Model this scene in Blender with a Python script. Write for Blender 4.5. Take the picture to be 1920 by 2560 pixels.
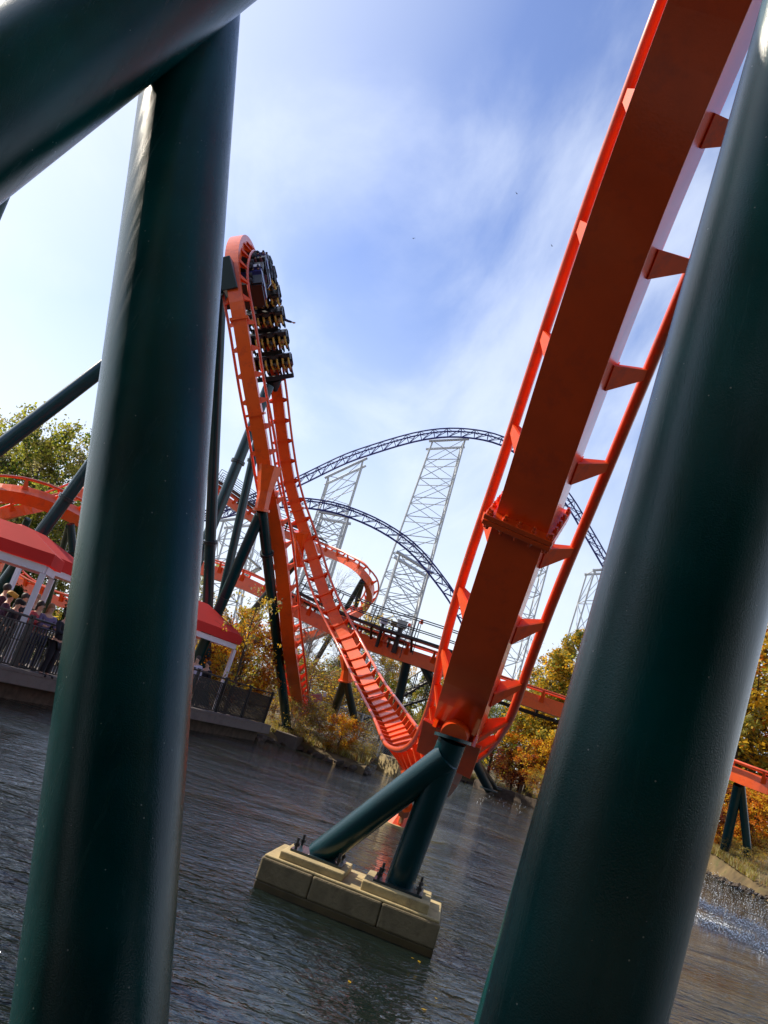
import bpy, math, random
import numpy as np
from mathutils import Vector, Matrix
for o in list(bpy.data.objects): bpy.data.objects.remove(o)
S = bpy.context.scene; COL = S.collection
rad = math.radians
# ------------------------------------------------------------------ camera
FPX = 2050.; PHI = rad(17.6); TH = rad(14.15); EYE = 2.0
Fw = np.array([0, math.cos(TH), math.sin(TH)]); R0 = np.array([1., 0, 0]); U0 = np.array([0, -math.sin(TH), math.cos(TH)])
Rt = math.cos(PHI)*R0+math.sin(PHI)*U0; Up = -math.sin(PHI)*R0+math.cos(PHI)*U0; CAM = np.array([0, 0, EYE])
cd = bpy.data.cameras.new('camera'); cam = bpy.data.objects.new('camera', cd); COL.objects.link(cam)
cam.matrix_world = Matrix([[Rt[i], Up[i], -Fw[i], CAM[i]] for i in range(3)]+[[0, 0, 0, 1]])
cd.lens = FPX/2560*36; cd.sensor_width = 36; cd.clip_start = .05; cd.clip_end = 3000
S.camera = cam
def ray(x, y): return Fw+Rt*(x-960)/FPX-Up*(y-1280)/FPX
def at(x, y, d): return CAM+ray(x, y)*d            # point seen at photo pixel x,y at axial distance d
def atz(x, y, z):
    d = ray(x, y); return CAM+d*((z-EYE)/d[2])
def proj(P):
    v = np.array(P)-CAM; d = v@Fw; return 960+FPX*(v@Rt)/d, 1280-FPX*(v@Up)/d
# ------------------------------------------------------------------ light
SUN = np.array([-.72, .38, .60]); SUN /= np.linalg.norm(SUN)
w = bpy.data.worlds.new('World'); S.world = w; w.use_nodes = True
nt = w.node_tree; N = nt.nodes; K = nt.links; N.clear()
def nd(nt, t, **kw):
    n = nt.nodes.new(t)
    for k, v in kw.items():
        if k in n.inputs: n.inputs[k].default_value = v
        else: setattr(n, k, v)
    return n
out = nd(nt, 'ShaderNodeOutputWorld'); bg = nd(nt, 'ShaderNodeBackground', Strength=.13)
sky = nd(nt, 'ShaderNodeTexSky'); sky.sky_type = 'NISHITA'; sky.sun_disc = False
sky.sun_elevation = math.asin(SUN[2]); sky.sun_rotation = math.atan2(SUN[0], SUN[1]); sky.air_density = 1.0; sky.dust_density = 1.2; sky.ozone_density = 2.5
tc = nd(nt, 'ShaderNodeTexCoord'); sep = nd(nt, 'ShaderNodeSeparateXYZ'); K.new(tc.outputs['Generated'], sep.inputs[0])
# thin high cloud: noise on the sky dome projected to a flat layer
za = nd(nt, 'ShaderNodeMath', operation='ADD'); za.inputs[1].default_value = .22; K.new(sep.outputs['Z'], za.inputs[0])
zm = nd(nt, 'ShaderNodeMath', operation='MAXIMUM'); zm.inputs[1].default_value = .05; K.new(za.outputs[0], zm.inputs[0])
vd = nd(nt, 'ShaderNodeVectorMath', operation='DIVIDE'); cb = nd(nt, 'ShaderNodeCombineXYZ')
K.new(zm.outputs[0], cb.inputs[0]); K.new(zm.outputs[0], cb.inputs[1]); cb.inputs[2].default_value = 1
K.new(tc.outputs['Generated'], vd.inputs[0]); K.new(cb.outputs[0], vd.inputs[1])
mp = nd(nt, 'ShaderNodeMapping'); mp.inputs['Rotation'].default_value = (0, 0, rad(-22)); mp.inputs['Scale'].default_value = (1.7, .7, .4); mp.inputs['Location'].default_value = (3.1, .4, 0); K.new(vd.outputs[0], mp.inputs[0])
n1 = nd(nt, 'ShaderNodeTexNoise', Scale=1.6, Detail=10, Roughness=.58, Distortion=.35); K.new(mp.outputs[0], n1.inputs['Vector'])
n2 = nd(nt, 'ShaderNodeTexNoise', Scale=.9, Detail=3, Roughness=.5); K.new(vd.outputs[0], n2.inputs['Vector'])
mm = nd(nt, 'ShaderNodeMath', operation='ADD'); K.new(n1.outputs[0], mm.inputs[0]); K.new(n2.outputs[0], mm.inputs[1])
cr = nd(nt, 'ShaderNodeMapRange'); cr.inputs['From Min'].default_value = .93; cr.inputs['From Max'].default_value = 1.28; cr.inputs['To Max'].default_value = .55; cr.interpolation_type = 'SMOOTHSTEP'; K.new(mm.outputs[0], cr.inputs['Value'])
mx = nd(nt, 'ShaderNodeMix', data_type='RGBA'); K.new(cr.outputs[0], mx.inputs['Factor'])
# tint: the photograph's sky is a violet blue
ti = nd(nt, 'ShaderNodeMix', data_type='RGBA', blend_type='MULTIPLY'); ti.inputs['Factor'].default_value = 1; K.new(sky.outputs[0], ti.inputs['A']); ti.inputs['B'].default_value = (1.08, 1.10, 1.34, 1)
K.new(ti.outputs['Result'], mx.inputs['A']); mx.inputs['B'].default_value = (6.6, 7.2, 8.2, 1)

# haze: the air whitens towards the horizon and round the sun
hz1 = nd(nt, 'ShaderNodeMapRange'); hz1.inputs['From Min'].default_value = .56; hz1.inputs['From Max'].default_value = .0; hz1.inputs['To Max'].default_value = .95; hz1.interpolation_type = 'SMOOTHSTEP'; K.new(sep.outputs['Z'], hz1.inputs['Value'])
dt = nd(nt, 'ShaderNodeVectorMath', operation='DOT_PRODUCT'); dt.inputs[1].default_value = tuple(SUN); K.new(tc.outputs['Generated'], dt.inputs[0])
hz2 = nd(nt, 'ShaderNodeMapRange'); hz2.inputs['From Min'].default_value = .70; hz2.inputs['From Max'].default_value = 1.; hz2.inputs['To Max'].default_value = .9; K.new(dt.outputs['Value'], hz2.inputs['Value'])
hm = nd(nt, 'ShaderNodeMath', operation='MAXIMUM'); K.new(hz1.outputs[0], hm.inputs[0]); K.new(hz2.outputs[0], hm.inputs[1])
hx = nd(nt, 'ShaderNodeMix', data_type='RGBA'); K.new(hm.outputs[0], hx.inputs['Factor']); K.new(mx.outputs['Result'], hx.inputs['A']); hx.inputs['B'].default_value = (6.3, 6.9, 7.6, 1)
K.new(hx.outputs['Result'], bg.inputs[0]); K.new(bg.outputs[0], out.inputs[0])
sd = bpy.data.lights.new('sun', 'SUN'); sd.energy = 5.0; sd.angle = rad(.5); sd.color = (1, .90, .74)
so = bpy.data.objects.new('sun', sd); COL.objects.link(so); so.rotation_euler = Vector(-SUN).to_track_quat('-Z', 'Y').to_euler()
S.view_settings.view_transform = 'Standard'; S.view_settings.look = 'None'; S.view_settings.exposure = .3; S.view_settings.gamma = 1
S.render.engine = 'CYCLES'; S.render.resolution_x = 768; S.render.resolution_y = 1024
S.cycles.max_bounces = 6; S.cycles.caustics_reflective = False; S.cycles.caustics_refractive = False
# ------------------------------------------------------------------ materials
MT = {}
def mat(name, col, rough=.5, metal=0, coat=0, var=.12, vscale=3., bump=0, bscale=60., spec=.5, trans=0, dirt=None, dscale=6., speck=None):
    if name in MT: return MT[name]
    m = bpy.data.materials.new(name); m.use_nodes = True; t = m.node_tree; b = t.nodes['Principled BSDF']
    b.inputs['Roughness'].default_value = rough; b.inputs['Metallic'].default_value = metal
    b.inputs['Coat Weight'].default_value = coat; b.inputs['Coat Roughness'].default_value = .12; b.inputs['Specular IOR Level'].default_value = spec
    co = nd(t, 'ShaderNodeTexCoord'); no = nd(t, 'ShaderNodeTexNoise', Scale=vscale, Detail=5); t.links.new(co.outputs['Object'], no.inputs['Vector'])
    rp = nd(t, 'ShaderNodeMapRange'); rp.inputs['From Min'].default_value = .3; rp.inputs['From Max'].default_value = .7; rp.inputs['To Min'].default_value = 1-var; rp.inputs['To Max'].default_value = 1+var
    t.links.new(no.outputs[0], rp.inputs['Value'])
    mu = nd(t, 'ShaderNodeMix', data_type='RGBA', blend_type='MULTIPLY'); mu.inputs['Factor'].default_value = 1; mu.inputs['A'].default_value = (*col, 1); t.links.new(rp.outputs[0], mu.inputs['B'])
    last = mu.outputs['Result']
    if dirt:
        n3 = nd(t, 'ShaderNodeTexNoise', Scale=dscale, Detail=8, Roughness=.7); t.links.new(co.outputs['Object'], n3.inputs['Vector'])
        r3 = nd(t, 'ShaderNodeMapRange'); r3.inputs['From Min'].default_value = .52; r3.inputs['From Max'].default_value = .75; t.links.new(n3.outputs[0], r3.inputs['Value'])
        m3 = nd(t, 'ShaderNodeMix', data_type='RGBA'); t.links.new(r3.outputs[0], m3.inputs['Factor']); t.links.new(last, m3.inputs['A']); m3.inputs['B'].default_value = (*dirt, 1); last = m3.outputs['Result']
    if speck:
        v = nd(t, 'ShaderNodeTexVoronoi', Scale=14.); t.links.new(co.outputs['Object'], v.inputs['Vector'])
        r4 = nd(t, 'ShaderNodeMapRange'); r4.inputs['From Min'].default_value = .035; r4.inputs['From Max'].default_value = .05; r4.inputs['To Min'].default_value = 1; r4.inputs['To Max'].default_value = 0; t.links.new(v.outputs['Distance'], r4.inputs['Value'])
        m4 = nd(t, 'ShaderNodeMix', data_type='RGBA'); t.links.new(r4.outputs[0], m4.inputs['Factor']); t.links.new(last, m4.inputs['A']); m4.inputs['B'].default_value = (*speck, 1); last = m4.outputs['Result']
    t.links.new(last, b.inputs['Base Color'])
    if bump:
        nb = nd(t, 'ShaderNodeTexNoise', Scale=bscale, Detail=3); t.links.new(co.outputs['Object'], nb.inputs['Vector'])
        bp = nd(t, 'ShaderNodeBump', Strength=bump, Distance=.01); t.links.new(nb.outputs[0], bp.inputs['Height']); t.links.new(bp.outputs[0], b.inputs['Normal'])
        if coat: t.links.new(bp.outputs[0], b.inputs['Coat Normal'])
    if trans:
        tr = nd(t, 'ShaderNodeBsdfTranslucent'); t.links.new(last, tr.inputs[0]); ms = nd(t, 'ShaderNodeMixShader'); ms.inputs[0].default_value = trans
        t.links.new(b.outputs[0], ms.inputs[1]); t.links.new(tr.outputs[0], ms.inputs[2]); t.links.new(ms.outputs[0], t.nodes['Material Output'].inputs[0])
    MT[name] = m; return m
TEAL = mat('teal_paint', (.001, .036, .045), .22, coat=.1, spec=.4, var=.15, bump=.2, bscale=60)
TEALN = mat('teal_paint_textured', (.0002, .050, .050), .2, coat=0, spec=.34, var=.35, vscale=2, bump=.15, bscale=170, speck=(.25, .3, .28))
TEALD = mat('dark_teal_paint', (.003, .02, .028), .4, coat=.4)
ORG = mat('orange_paint', (.88, .108, .008), .34, coat=.25, var=.07, vscale=1.2, dirt=(.6, .06, .02), dscale=3)
ORGN = mat('orange_paint_near', (.80, .074, .006), .28, coat=.5, var=.1, vscale=2.2, bump=.1, bscale=50, dirt=(.55, .05, .015), dscale=2)
RAILM = mat('worn_rail_paint', (.8, .09, .02), .35, coat=.5, var=.15, dirt=(.42, .13, .09), dscale=5)
BLUE = mat('blue_paint', (.02, .025, .16), .4)
WHT = mat('white_lattice_paint', (.55, .58, .60), .5)
BLK = mat('black_metal', (.012, .012, .014), .45)
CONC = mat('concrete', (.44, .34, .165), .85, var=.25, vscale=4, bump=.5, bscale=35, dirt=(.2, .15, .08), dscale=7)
CONS = mat('shaded_stained_concrete', (.20, .155, .085), .85, var=.35, vscale=5, bump=.6, bscale=30, dirt=(.07, .055, .03), dscale=5)  # darker concrete for the pier sides: shade put into the colour, plus random stains
CONG = mat('grey_concrete', (.14, .115, .10), .85, var=.25, vscale=3, bump=.4, bscale=20, dirt=(.1, .08, .06), dscale=3)
STONE = mat('dark_stone', (.07, .05, .035), .9, var=.4, vscale=5, bump=.8, bscale=8)
WETC = mat('wet_concrete', (.07, .05, .02), .4, var=.3, vscale=6)
RED = mat('red_canvas', (.66, .028, .02), .75, var=.08, vscale=1, trans=.25)
WPNT = mat('white_frame_paint', (.72, .68, .74), .5, var=.05)
YEL = mat('yellow_pad', (.55, .34, .05), .6)
SEATM = mat('black_seat', (.015, .014, .016), .6)
VIO = mat('violet_shell', (.05, .05, .2), .3, coat=.5)
GALV = mat('galvanised_steel', (.45, .46, .45), .4, metal=.6)
SKIN = mat('skin', (.55, .3, .2), .6); HAIRD = mat('dark_hair', (.02, .012, .01), .6); HAIRB = mat('fair_hair', (.3, .15, .06), .6)
BARK = mat('bark', (.07, .05, .035), .9, var=.3, vscale=6); TWIG = mat('grey_twig', (.2, .16, .13), .9)
DARKC = mat('dark_cloth', (.015, .014, .02), .9); JEAN = mat('denim', (.03, .035, .09), .9)
# long faint run marks and scuffs in the gloss of the near posts
t = TEALN.node_tree; b_ = t.nodes['Principled BSDF']; co_ = nd(t, 'ShaderNodeTexCoord'); mp_ = nd(t, 'ShaderNodeMapping'); mp_.inputs['Scale'].default_value = (9, 9, .5); t.links.new(co_.outputs['Object'], mp_.inputs[0])
nn = nd(t, 'ShaderNodeTexNoise', Scale=2.2, Detail=6, Roughness=.6); t.links.new(mp_.outputs[0], nn.inputs['Vector']); rr_ = nd(t, 'ShaderNodeMapRange'); rr_.inputs['From Min'].default_value = .35; rr_.inputs['From Max'].default_value = .7; rr_.inputs['To Min'].default_value = .14; rr_.inputs['To Max'].default_value = .32
t.links.new(nn.outputs[0], rr_.inputs['Value']); t.links.new(rr_.outputs[0], b_.inputs['Roughness'])
# ------------------------------------------------------------------ mesh helpers
class MB:
    def __init__(s): s.v = []; s.f = []; s.m = []
    def add(s, vs, fs, mi=0):
        b = len(s.v); s.v += [tuple(map(float, p)) for p in vs]; s.f += [tuple(b+i for i in f) for f in fs]; s.m += [mi]*len(fs); return s
    def box(s, c, hx, hy, hz, mi=0, ax=None):
        c = np.array(c, float); A = np.eye(3) if ax is None else np.array(ax, float)
        vs = [c+A[0]*hx*i+A[1]*hy*j+A[2]*hz*k for i in(-1, 1) for j in(-1, 1) for k in(-1, 1)]
        return s.add(vs, [(0, 1, 3, 2), (4, 6, 7, 5), (0, 4, 5, 1), (2, 3, 7, 6), (0, 2, 6, 4), (1, 5, 7, 3)], mi)
    def tube(s, P, r, n=10, mi=0, cap=True):
        P = [np.array(p, float) for p in P]; rr = r if hasattr(r, '__len__') else [r]*len(P)
        T = [P[min(i+1, len(P)-1)]-P[max(i-1, 0)] for i in range(len(P))]; T = [t/(np.linalg.norm(t)+1e-9) for t in T]
        a = np.array([0, 0, 1.]) if abs(T[0][2]) < .9 else np.array([1., 0, 0]); vs = []
        for p, t, q in zip(P, T, rr):
            a = a-t*(a@t); a /= np.linalg.norm(a); b = np.cross(t, a)
            vs += [p+(a*math.cos(k*2*math.pi/n)+b*math.sin(k*2*math.pi/n))*q for k in range(n)]
        fs = [(i*n+k, i*n+(k+1) % n, (i+1)*n+(k+1) % n, (i+1)*n+k) for i in range(len(P)-1) for k in range(n)]
        if cap: fs += [tuple(range(n-1, -1, -1)), tuple(range((len(P)-1)*n, len(P)*n))]
        return s.add(vs, fs, mi)
    def prism(s, poly, y0, y1, mi=0, f=None):    # polygon in x,z extruded in y
        n = len(poly); vs = [(x, y0, z) for x, z in poly]+[(x, y1, z) for x, z in poly]
        if f: vs = [f(v) for v in vs]
        return s.add(vs, [tuple(range(n)), tuple(range(2*n-1, n-1, -1))]+[(i, i+n, (i+1) % n+n, (i+1) % n) for i in range(n)], mi)
    def ell(s, c, rx, ry, rz, nu=12, nv=8, mi=0):
        vs = [(c[0], c[1], c[2]-rz)]; fs = []
        for j in range(1, nv):
            t = math.pi*j/nv-math.pi/2
            vs += [(c[0]+rx*math.cos(t)*math.cos(2*math.pi*i/nu), c[1]+ry*math.cos(t)*math.sin(2*math.pi*i/nu), c[2]+rz*math.sin(t)) for i in range(nu)]
        vs.append((c[0], c[1], c[2]+rz)); L = len(vs)-1
        for i in range(nu):
            fs.append((0, 1+(i+1) % nu, 1+i)); fs.append((L, 1+(nv-2)*nu+i, 1+(nv-2)*nu+(i+1) % nu))
            for j in range(nv-2): a = 1+j*nu; fs.append((a+i, a+(i+1) % nu, a+nu+(i+1) % nu, a+nu+i))
        return s.add(vs, fs, mi)
    def mesh(s, name, mats, smooth=False):
        me = bpy.data.meshes.new(name); me.from_pydata(s.v, [], s.f)
        for m in (mats if isinstance(mats, (list, tuple)) else [mats]): me.materials.append(m)
        if any(s.m): me.polygons.foreach_set('material_index', s.m)
        if smooth:
            me.polygons.foreach_set('use_smooth', [True]*len(me.polygons))
            try: me.set_sharp_from_angle(angle=rad(40))
            except Exception: pass
        me.update(); return me
    def obj(s, name, mats, parent=None, smooth=False, bevel=0):
        o = bpy.data.objects.new(name, s.mesh(name, mats, smooth)); COL.objects.link(o)
        if parent: attach(o, parent)
        if bevel:
            b = o.modifiers.new('bevel', 'BEVEL'); b.width = bevel; b.segments = 2; b.limit_method = 'ANGLE'
        return o
def attach(o, p): o.parent = p; o.matrix_parent_inverse = WM(p).inverted()
WMd = {}
def WM(p):
    if p.parent is None: return p.matrix_basis.copy()
    return WM(p.parent) @ p.matrix_parent_inverse @ p.matrix_basis
def inst(name, me, M, parent):
    o = bpy.data.objects.new(name, me); COL.objects.link(o); o.matrix_basis = M; attach(o, parent); return o
def tag(o, label=None, cat=None, group=None, kind=None):
    if label: o['label'] = label
    if cat: o['category'] = cat
    if group: o['group'] = group
    if kind: o['kind'] = kind
    return o
def thing(name, loc, label, cat, group=None):
    o = bpy.data.objects.new(name, None); o.empty_display_size = .2; COL.objects.link(o); o.location = tuple(map(float, loc))
    return tag(o, label, cat, group)
def nrm(v): v = np.array(v, float); return v/np.linalg.norm(v)
def frameM(p, x, y, z): return Matrix([[x[i], y[i], z[i], p[i]] for i in range(3)]+[[0, 0, 0, 1]])
UNIT = {}
def unit_tube(m, n=6):
    k = (m.name, n)
    if k not in UNIT: UNIT[k] = MB().tube([(0, 0, 0), (0, 0, 1)], 1, n).mesh('strut', m, True)
    return UNIT[k]
def strut(name, a, b, r, m, parent, n=6):
    a = np.array(a, float); b = np.array(b, float); d = b-a; L = np.linalg.norm(d); z = d/L
    x = nrm(np.cross([0.3, 1, .2], z)); y = np.cross(z, x)
    return inst(name, unit_tube(m, n), frameM(a, x*r, y*r, d), parent)
def down(a, b, z=.5):     # continue the line a->b until height z
    a = np.array(a); b = np.array(b); d = b-a
    if d[2] > -1e-3: return b
    t = (z-a[2])/d[2]; return a+d*max(t, 1.0)
# ------------------------------------------------------------------ water
def water_mat():
    m = bpy.data.materials.new('pond_water'); m.use_nodes = True; t = m.node_tree; b = t.nodes['Principled BSDF']; l = t.links.new
    b.inputs['Base Color'].default_value = (.008, .014, .011, 1); b.inputs['Roughness'].default_value = .03; b.inputs['IOR'].default_value = 1.40; b.inputs['Specular IOR Level'].default_value = .6
    co = nd(t, 'ShaderNodeTexCoord')
    def layer(rot, sc, scale, det, dis):
        mp = nd(t, 'ShaderNodeMapping'); mp.inputs['Rotation'].default_value = (0, 0, rad(rot)); mp.inputs['Scale'].default_value = sc; l(co.outputs['Object'], mp.inputs[0])
        n = nd(t, 'ShaderNodeTexNoise', Scale=scale, Detail=det, Roughness=.55, Distortion=dis); l(mp.outputs[0], n.inputs['Vector']); return n.outputs[0]
    a = layer(14, (1, 1.9, 1), 3.4, 4, .5); c = layer(-25, (1, 1.5, 1), 1.1, 2, .6); e = layer(30, (1, 1.6, 1), 7, 2, .2)
    s1 = nd(t, 'ShaderNodeMath', operation='MULTIPLY'); s1.inputs[1].default_value = 1.0; l(c, s1.inputs[0])
    s2 = nd(t, 'ShaderNodeMath', operation='ADD'); l(a, s2.inputs[0]); l(s1.outputs[0], s2.inputs[1])
    s3 = nd(t, 'ShaderNodeMath', operation='MULTIPLY_ADD'); s3.inputs[1].default_value = .3; l(e, s3.inputs[0]); l(s2.outputs[0], s3.inputs[2])
    cal = layer(40, (1, 1.4, 1), .22, 2, .6); cm_ = nd(t, 'ShaderNodeMapRange'); cm_.inputs['From Min'].default_value = .38; cm_.inputs['From Max'].default_value = .62; cm_.inputs['To Min'].default_value = .35; cm_.inputs['To Max'].default_value = 1.25; l(cal, cm_.inputs['Value'])
    s4 = nd(t, 'ShaderNodeMath', operation='MULTIPLY'); l(s3.outputs[0], s4.inputs[0]); l(cm_.outputs[0], s4.inputs[1])
    bp = nd(t, 'ShaderNodeBump', Strength=1, Distance=.10); l(s4.outputs[0], bp.inputs['Height']); l(bp.outputs[0], b.inputs['Normal'])
    return m
o = MB().add([(-400, -60, 0), (400, -60, 0), (400, 700, 0), (-400, 700, 0)], [(0, 1, 2, 3)]).obj('water', water_mat()); tag(o, 'dark rippled pond water', kind='structure')
# ------------------------------------------------------------------ land behind the shore
GR = mat('leaf_litter_ground', (.13, .09, .04), .95, var=.5, vscale=1.5, dirt=(.07, .08, .02), dscale=2)
SH = [(-60, -6), (-14, 6), (-12.3, 8), (-7.6, 20.8), (-2.4, 35.2), (-2.0, 37.6), (-.7, 38.6), (.6, 37.), (2.5, 35.2), (2.1, 39), (2.6, 46), (5, 54), (9, 61), (13.8, 68), (16.2, 61.5), (19, 52), (21.0, 43.5), (20.4, 37.5), (23, 30), (32, 22), (50, 8), (80, -20)]
def mound(x, y): return .75*math.exp(-((x-23)**2+(y-44)**2)/30)
def land():
    mb = MB(); random.seed(4); P = []
    for i in range(len(SH)-1):
        a = np.array(SH[i], float); b = np.array(SH[i+1], float); k = max(2, int(np.linalg.norm(b-a)/1.2))
        for j in range(k): P.append(a+(b-a)*j/k)
    P.append(np.array(SH[-1], float)); n = len(P); rings = []
    for s, z in ((0, -.15), (.25, .25), (.9, .5), (2.5, .62), (7, .7), (25, .9), (900, 1.4)):
        R = []
        for p in P:
            d = p/np.linalg.norm(p); jit = random.uniform(-.12, .12) if s < 3 else 0; q = p+d*(s+jit)
            if s < 3: q = q+np.array([jit, 0])
            if s > .5: z_ = z+.75*math.exp(-((q[0]-23)**2+(q[1]-44)**2)/30)
            else: z_ = z
            R.append((q[0], q[1], z_+(random.uniform(-.06, .06) if 0 < s < 20 else 0)))
        rings.append(R)
    vs = [v for R in rings for v in R]; fs = [(i*n+j, i*n+j+1, (i+1)*n+j+1, (i+1)*n+j) for i in range(len(rings)-1) for j in range(n-1)]
    tag(mb.add(vs, fs).obj('ground', GR, smooth=True), 'leaf strewn bank and ground behind the pond', kind='structure')
land()
SAND = mat('sand', (.36, .24, .11), .9, var=.2, vscale=3)
mb = MB(); pts = [(19.9, 34.8), (20.6, 36.6), (21.9, 40.5), (23.2, 42.5), (25.5, 43), (26, 38), (25, 33), (23, 31)]
c0 = np.mean(pts, axis=0); mb.add([(x, y, .02) for x, y in pts]+[tuple((np.array(p)*.7+c0*.3))+(.16,) for p in pts]+[(c0[0], c0[1], .2)], [(i, (i+1) % 8, 8+(i+1) % 8, 8+i) for i in range(8)]+[(8+i, 8+(i+1) % 8, 16) for i in range(8)])
tag(mb.obj('sand_bank', SAND, smooth=True), kind='structure')
# walkway under the photographer
tag(MB().box((0, -3, .25), 14, 4.6, .3).obj('near_walkway', CONG), kind='structure')
# ------------------------------------------------------------------ deck with its wall
dA = atz(10, 1669, .7); dB = atz(659, 1812, .7); dd = nrm([dB[0]-dA[0], dB[1]-dA[1], 0]); dn = np.array([-dd[1], dd[0], 0])  # dn points away to the left
d0 = dA-dd*13; Ld = np.linalg.norm(dB-d0)
mb = MB(); c = d0+dd*Ld/2+dn*4.4; mb.box((c[0], c[1], .55), Ld/2, 4.75, .15, ax=(dd, dn, (0, 0, 1)))
tag(mb.obj('deck', CONG, bevel=.02), kind='structure')
wall = MB().box((c[0]+dn[0]*.2, c[1]+dn[1]*.2, 0.1), Ld/2-.15, 4.5, .297, ax=(dd, dn, (0, 0, 1))).obj('deck_wall', STONE); tag(wall, 'low dark stone wall under the concrete deck edge', kind='structure')
for k in range(12):   # kerb slabs along the edge
    m_ = MB().box(d0+dd*(Ld*(k+.5)/12)-dn*.16+np.array([0, 0, .035]), Ld/24-.012, .2, .035, ax=(dd, dn, (0, 0, 1))); kb = m_.obj('kerb_slab', CONG, wall)
# ------------------------------------------------------------------ big foreground steelwork
def col_tube(name, a, b, r, m, parent=None, n=48, seg=1):
    a = np.array(a); b = np.array(b); return MB().tube([a+(b-a)*i/seg for i in range(seg+1)], r, n).obj(name, m, parent, smooth=True)
A0 = at(226, 2560, 2.91); A1 = at(477, 162, 4.94); dA_ = nrm(A1-A0); foot = A0-dA_*((A0[2]-.2)/dA_[2])
B0 = at(-105, 334, 3.72); B1 = at(522, -110, 4.72); dB_ = nrm(B1-B0)
post = thing('track_support', (foot[0], foot[1], .2), 'huge dark teal steel post with thick tube crossing its top in the upper left', 'support')
col_tube('column', foot, A1+dA_*.75, .27, TEALN, post, 64)
bf = B0-dB_*((B0[2]-.2)/dB_[2]); col_tube('brace', bf, B1+dB_*2.2, .322, TEALN, post, 64)
# weld bead where column meets brace, base plates and footing blocks below the view
for p_, r_, lb_ in ((foot, .46, 'concrete footing block under the left near post'), (bf, .6, 'concrete footing block under the thick tube at left')):
    MB().box((p_[0], p_[1], .2), r_, r_, .02).obj('base_plate', TEALD, post)
    tag(MB().box((p_[0], p_[1], -.2), r_*1.15, r_*1.15, .38).obj('footing', CONC), lb_, 'footing', 'footings below the near posts')
R_0 = at(1420, 2560, 2.76); R_1 = at(1707, 1480, 2.98); dR = nrm(R_1-R_0); rf = R_0-dR*((R_0[2]-.2)/dR[2])
rp_ = thing('steel_post', (rf[0], rf[1], .2), 'thick glossy dark teal steel post filling the right edge', 'support')
col_tube('column', rf, R_0+dR*7, .295, TEALN, rp_, 64)
MB().box((rf[0], rf[1], .2), .46, .46, .02).obj('base_plate', TEALD, rp_)
tag(MB().box((rf[0], rf[1], -.2), .55, .55, .38).obj('footing', CONC), 'concrete footing block under the thick post at right', 'footing', 'footings below the near posts')
# a further leg that peeps out below the big tube at the left edge
t0 = at(40, 380, 9.); t1 = at(-50, 590, 9.); g_ = down(t0, t1, .6); e_ = t0+(t0-t1)*1.2
tl = thing('track_support', g_, 'dark blue steel leg peeping out under the thick tube at the left edge', 'support')
col_tube('column', e_, g_, .12, TEALN, tl, 32)
# ------------------------------------------------------------------ pier in the water
pz = .33; a = atz(656, 2138, pz); b = atz(1103, 2311, pz); bk = atz(714, 2105, pz); px_ = nrm(b-a); py_ = nrm([.17, 1.0, 0]); Wp = 1.12; Lp = np.linalg.norm(b-a)
pier = thing('concrete_pier', a+px_*Lp/2+py_*Wp/2-np.array([0, 0, pz]), 'tan concrete pier standing in the water below the rising track', 'pier')
PZ = (0, 0, 1)
def pbox(name, x0, x1, y0, y1, z0, z1, m, parent, bev=.012):
    c = a*1; c[2] = 0; c = c+px_*(x0+x1)/2+py_*(y0+y1)/2; c[2] = (z0+z1)/2
    return MB().box(c, (x1-x0)/2, (y1-y0)/2, (z1-z0)/2, ax=(px_, py_, PZ)).obj(name, m, parent, bevel=bev)
cuts = [0, .62, 1.42, Lp]
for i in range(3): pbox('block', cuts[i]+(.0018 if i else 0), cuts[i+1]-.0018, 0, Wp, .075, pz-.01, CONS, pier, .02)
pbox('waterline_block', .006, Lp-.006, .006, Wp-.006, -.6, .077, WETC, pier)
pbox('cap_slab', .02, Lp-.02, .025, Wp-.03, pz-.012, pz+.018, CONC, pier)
pL = pbox('pedestal', .17, .93, .09, Wp-.2, pz+.016, pz+.10, CONC, pier)
pR = pbox('pedestal', Lp-.92, Lp-.16, .09, Wp-.2, pz+.016, pz+.115, CONC, pier)
# A frame on the pier
topz = at(1128, 1862, 8.95)
f1 = atz(788, 2126, pz+.12); f2 = atz(1019, 2228, pz+.13)
f1 = a+px_*.55+py_*.52; f1[2] = pz+.12; f2 = a+px_*(Lp-.54)+py_*.5; f2[2] = pz+.135
#print('pier feet', proj(f1), proj(f2), f1, f2, topz)
fr = thing('track_support', (f1+f2)/2, 'glossy teal A frame support on the concrete pier holding up the track', 'support', 'teal track supports')
tA = topz*1
col_tube('column', f2, tA+np.array([0, 0, .05]), .158, TEAL, fr, 48)
ad = nrm(tA-f1); col_tube('brace', f1, tA-np.array([0, 0, .13]), .158, TEAL, fr, 48)
MB().tube([tA+np.array([0, 0, .05]), tA+np.array([0, 0, .085])], .21, 40).obj('top_flange', TEAL, fr, True)
BOLT = MB().tube([(0, 0, 0), (0, 0, .13)], .016, 8).tube([(0, 0, .04), (0, 0, .075)], .033, 6).mesh('bolt', BLK)
for f_, w_ in ((f1, .31), (f2, .28)):
    MB().box(f_+np.array([0, 0, -.01]), w_, .24, .016, ax=(px_, py_, PZ)).obj('base_plate', TEALD, fr)
    for i in (-1, 1):
        for j in (-1, 1): inst('bolt', BOLT, Matrix.Translation(Vector(f_+px_*i*(w_-.05)+py_*j*.19)), fr)
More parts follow.
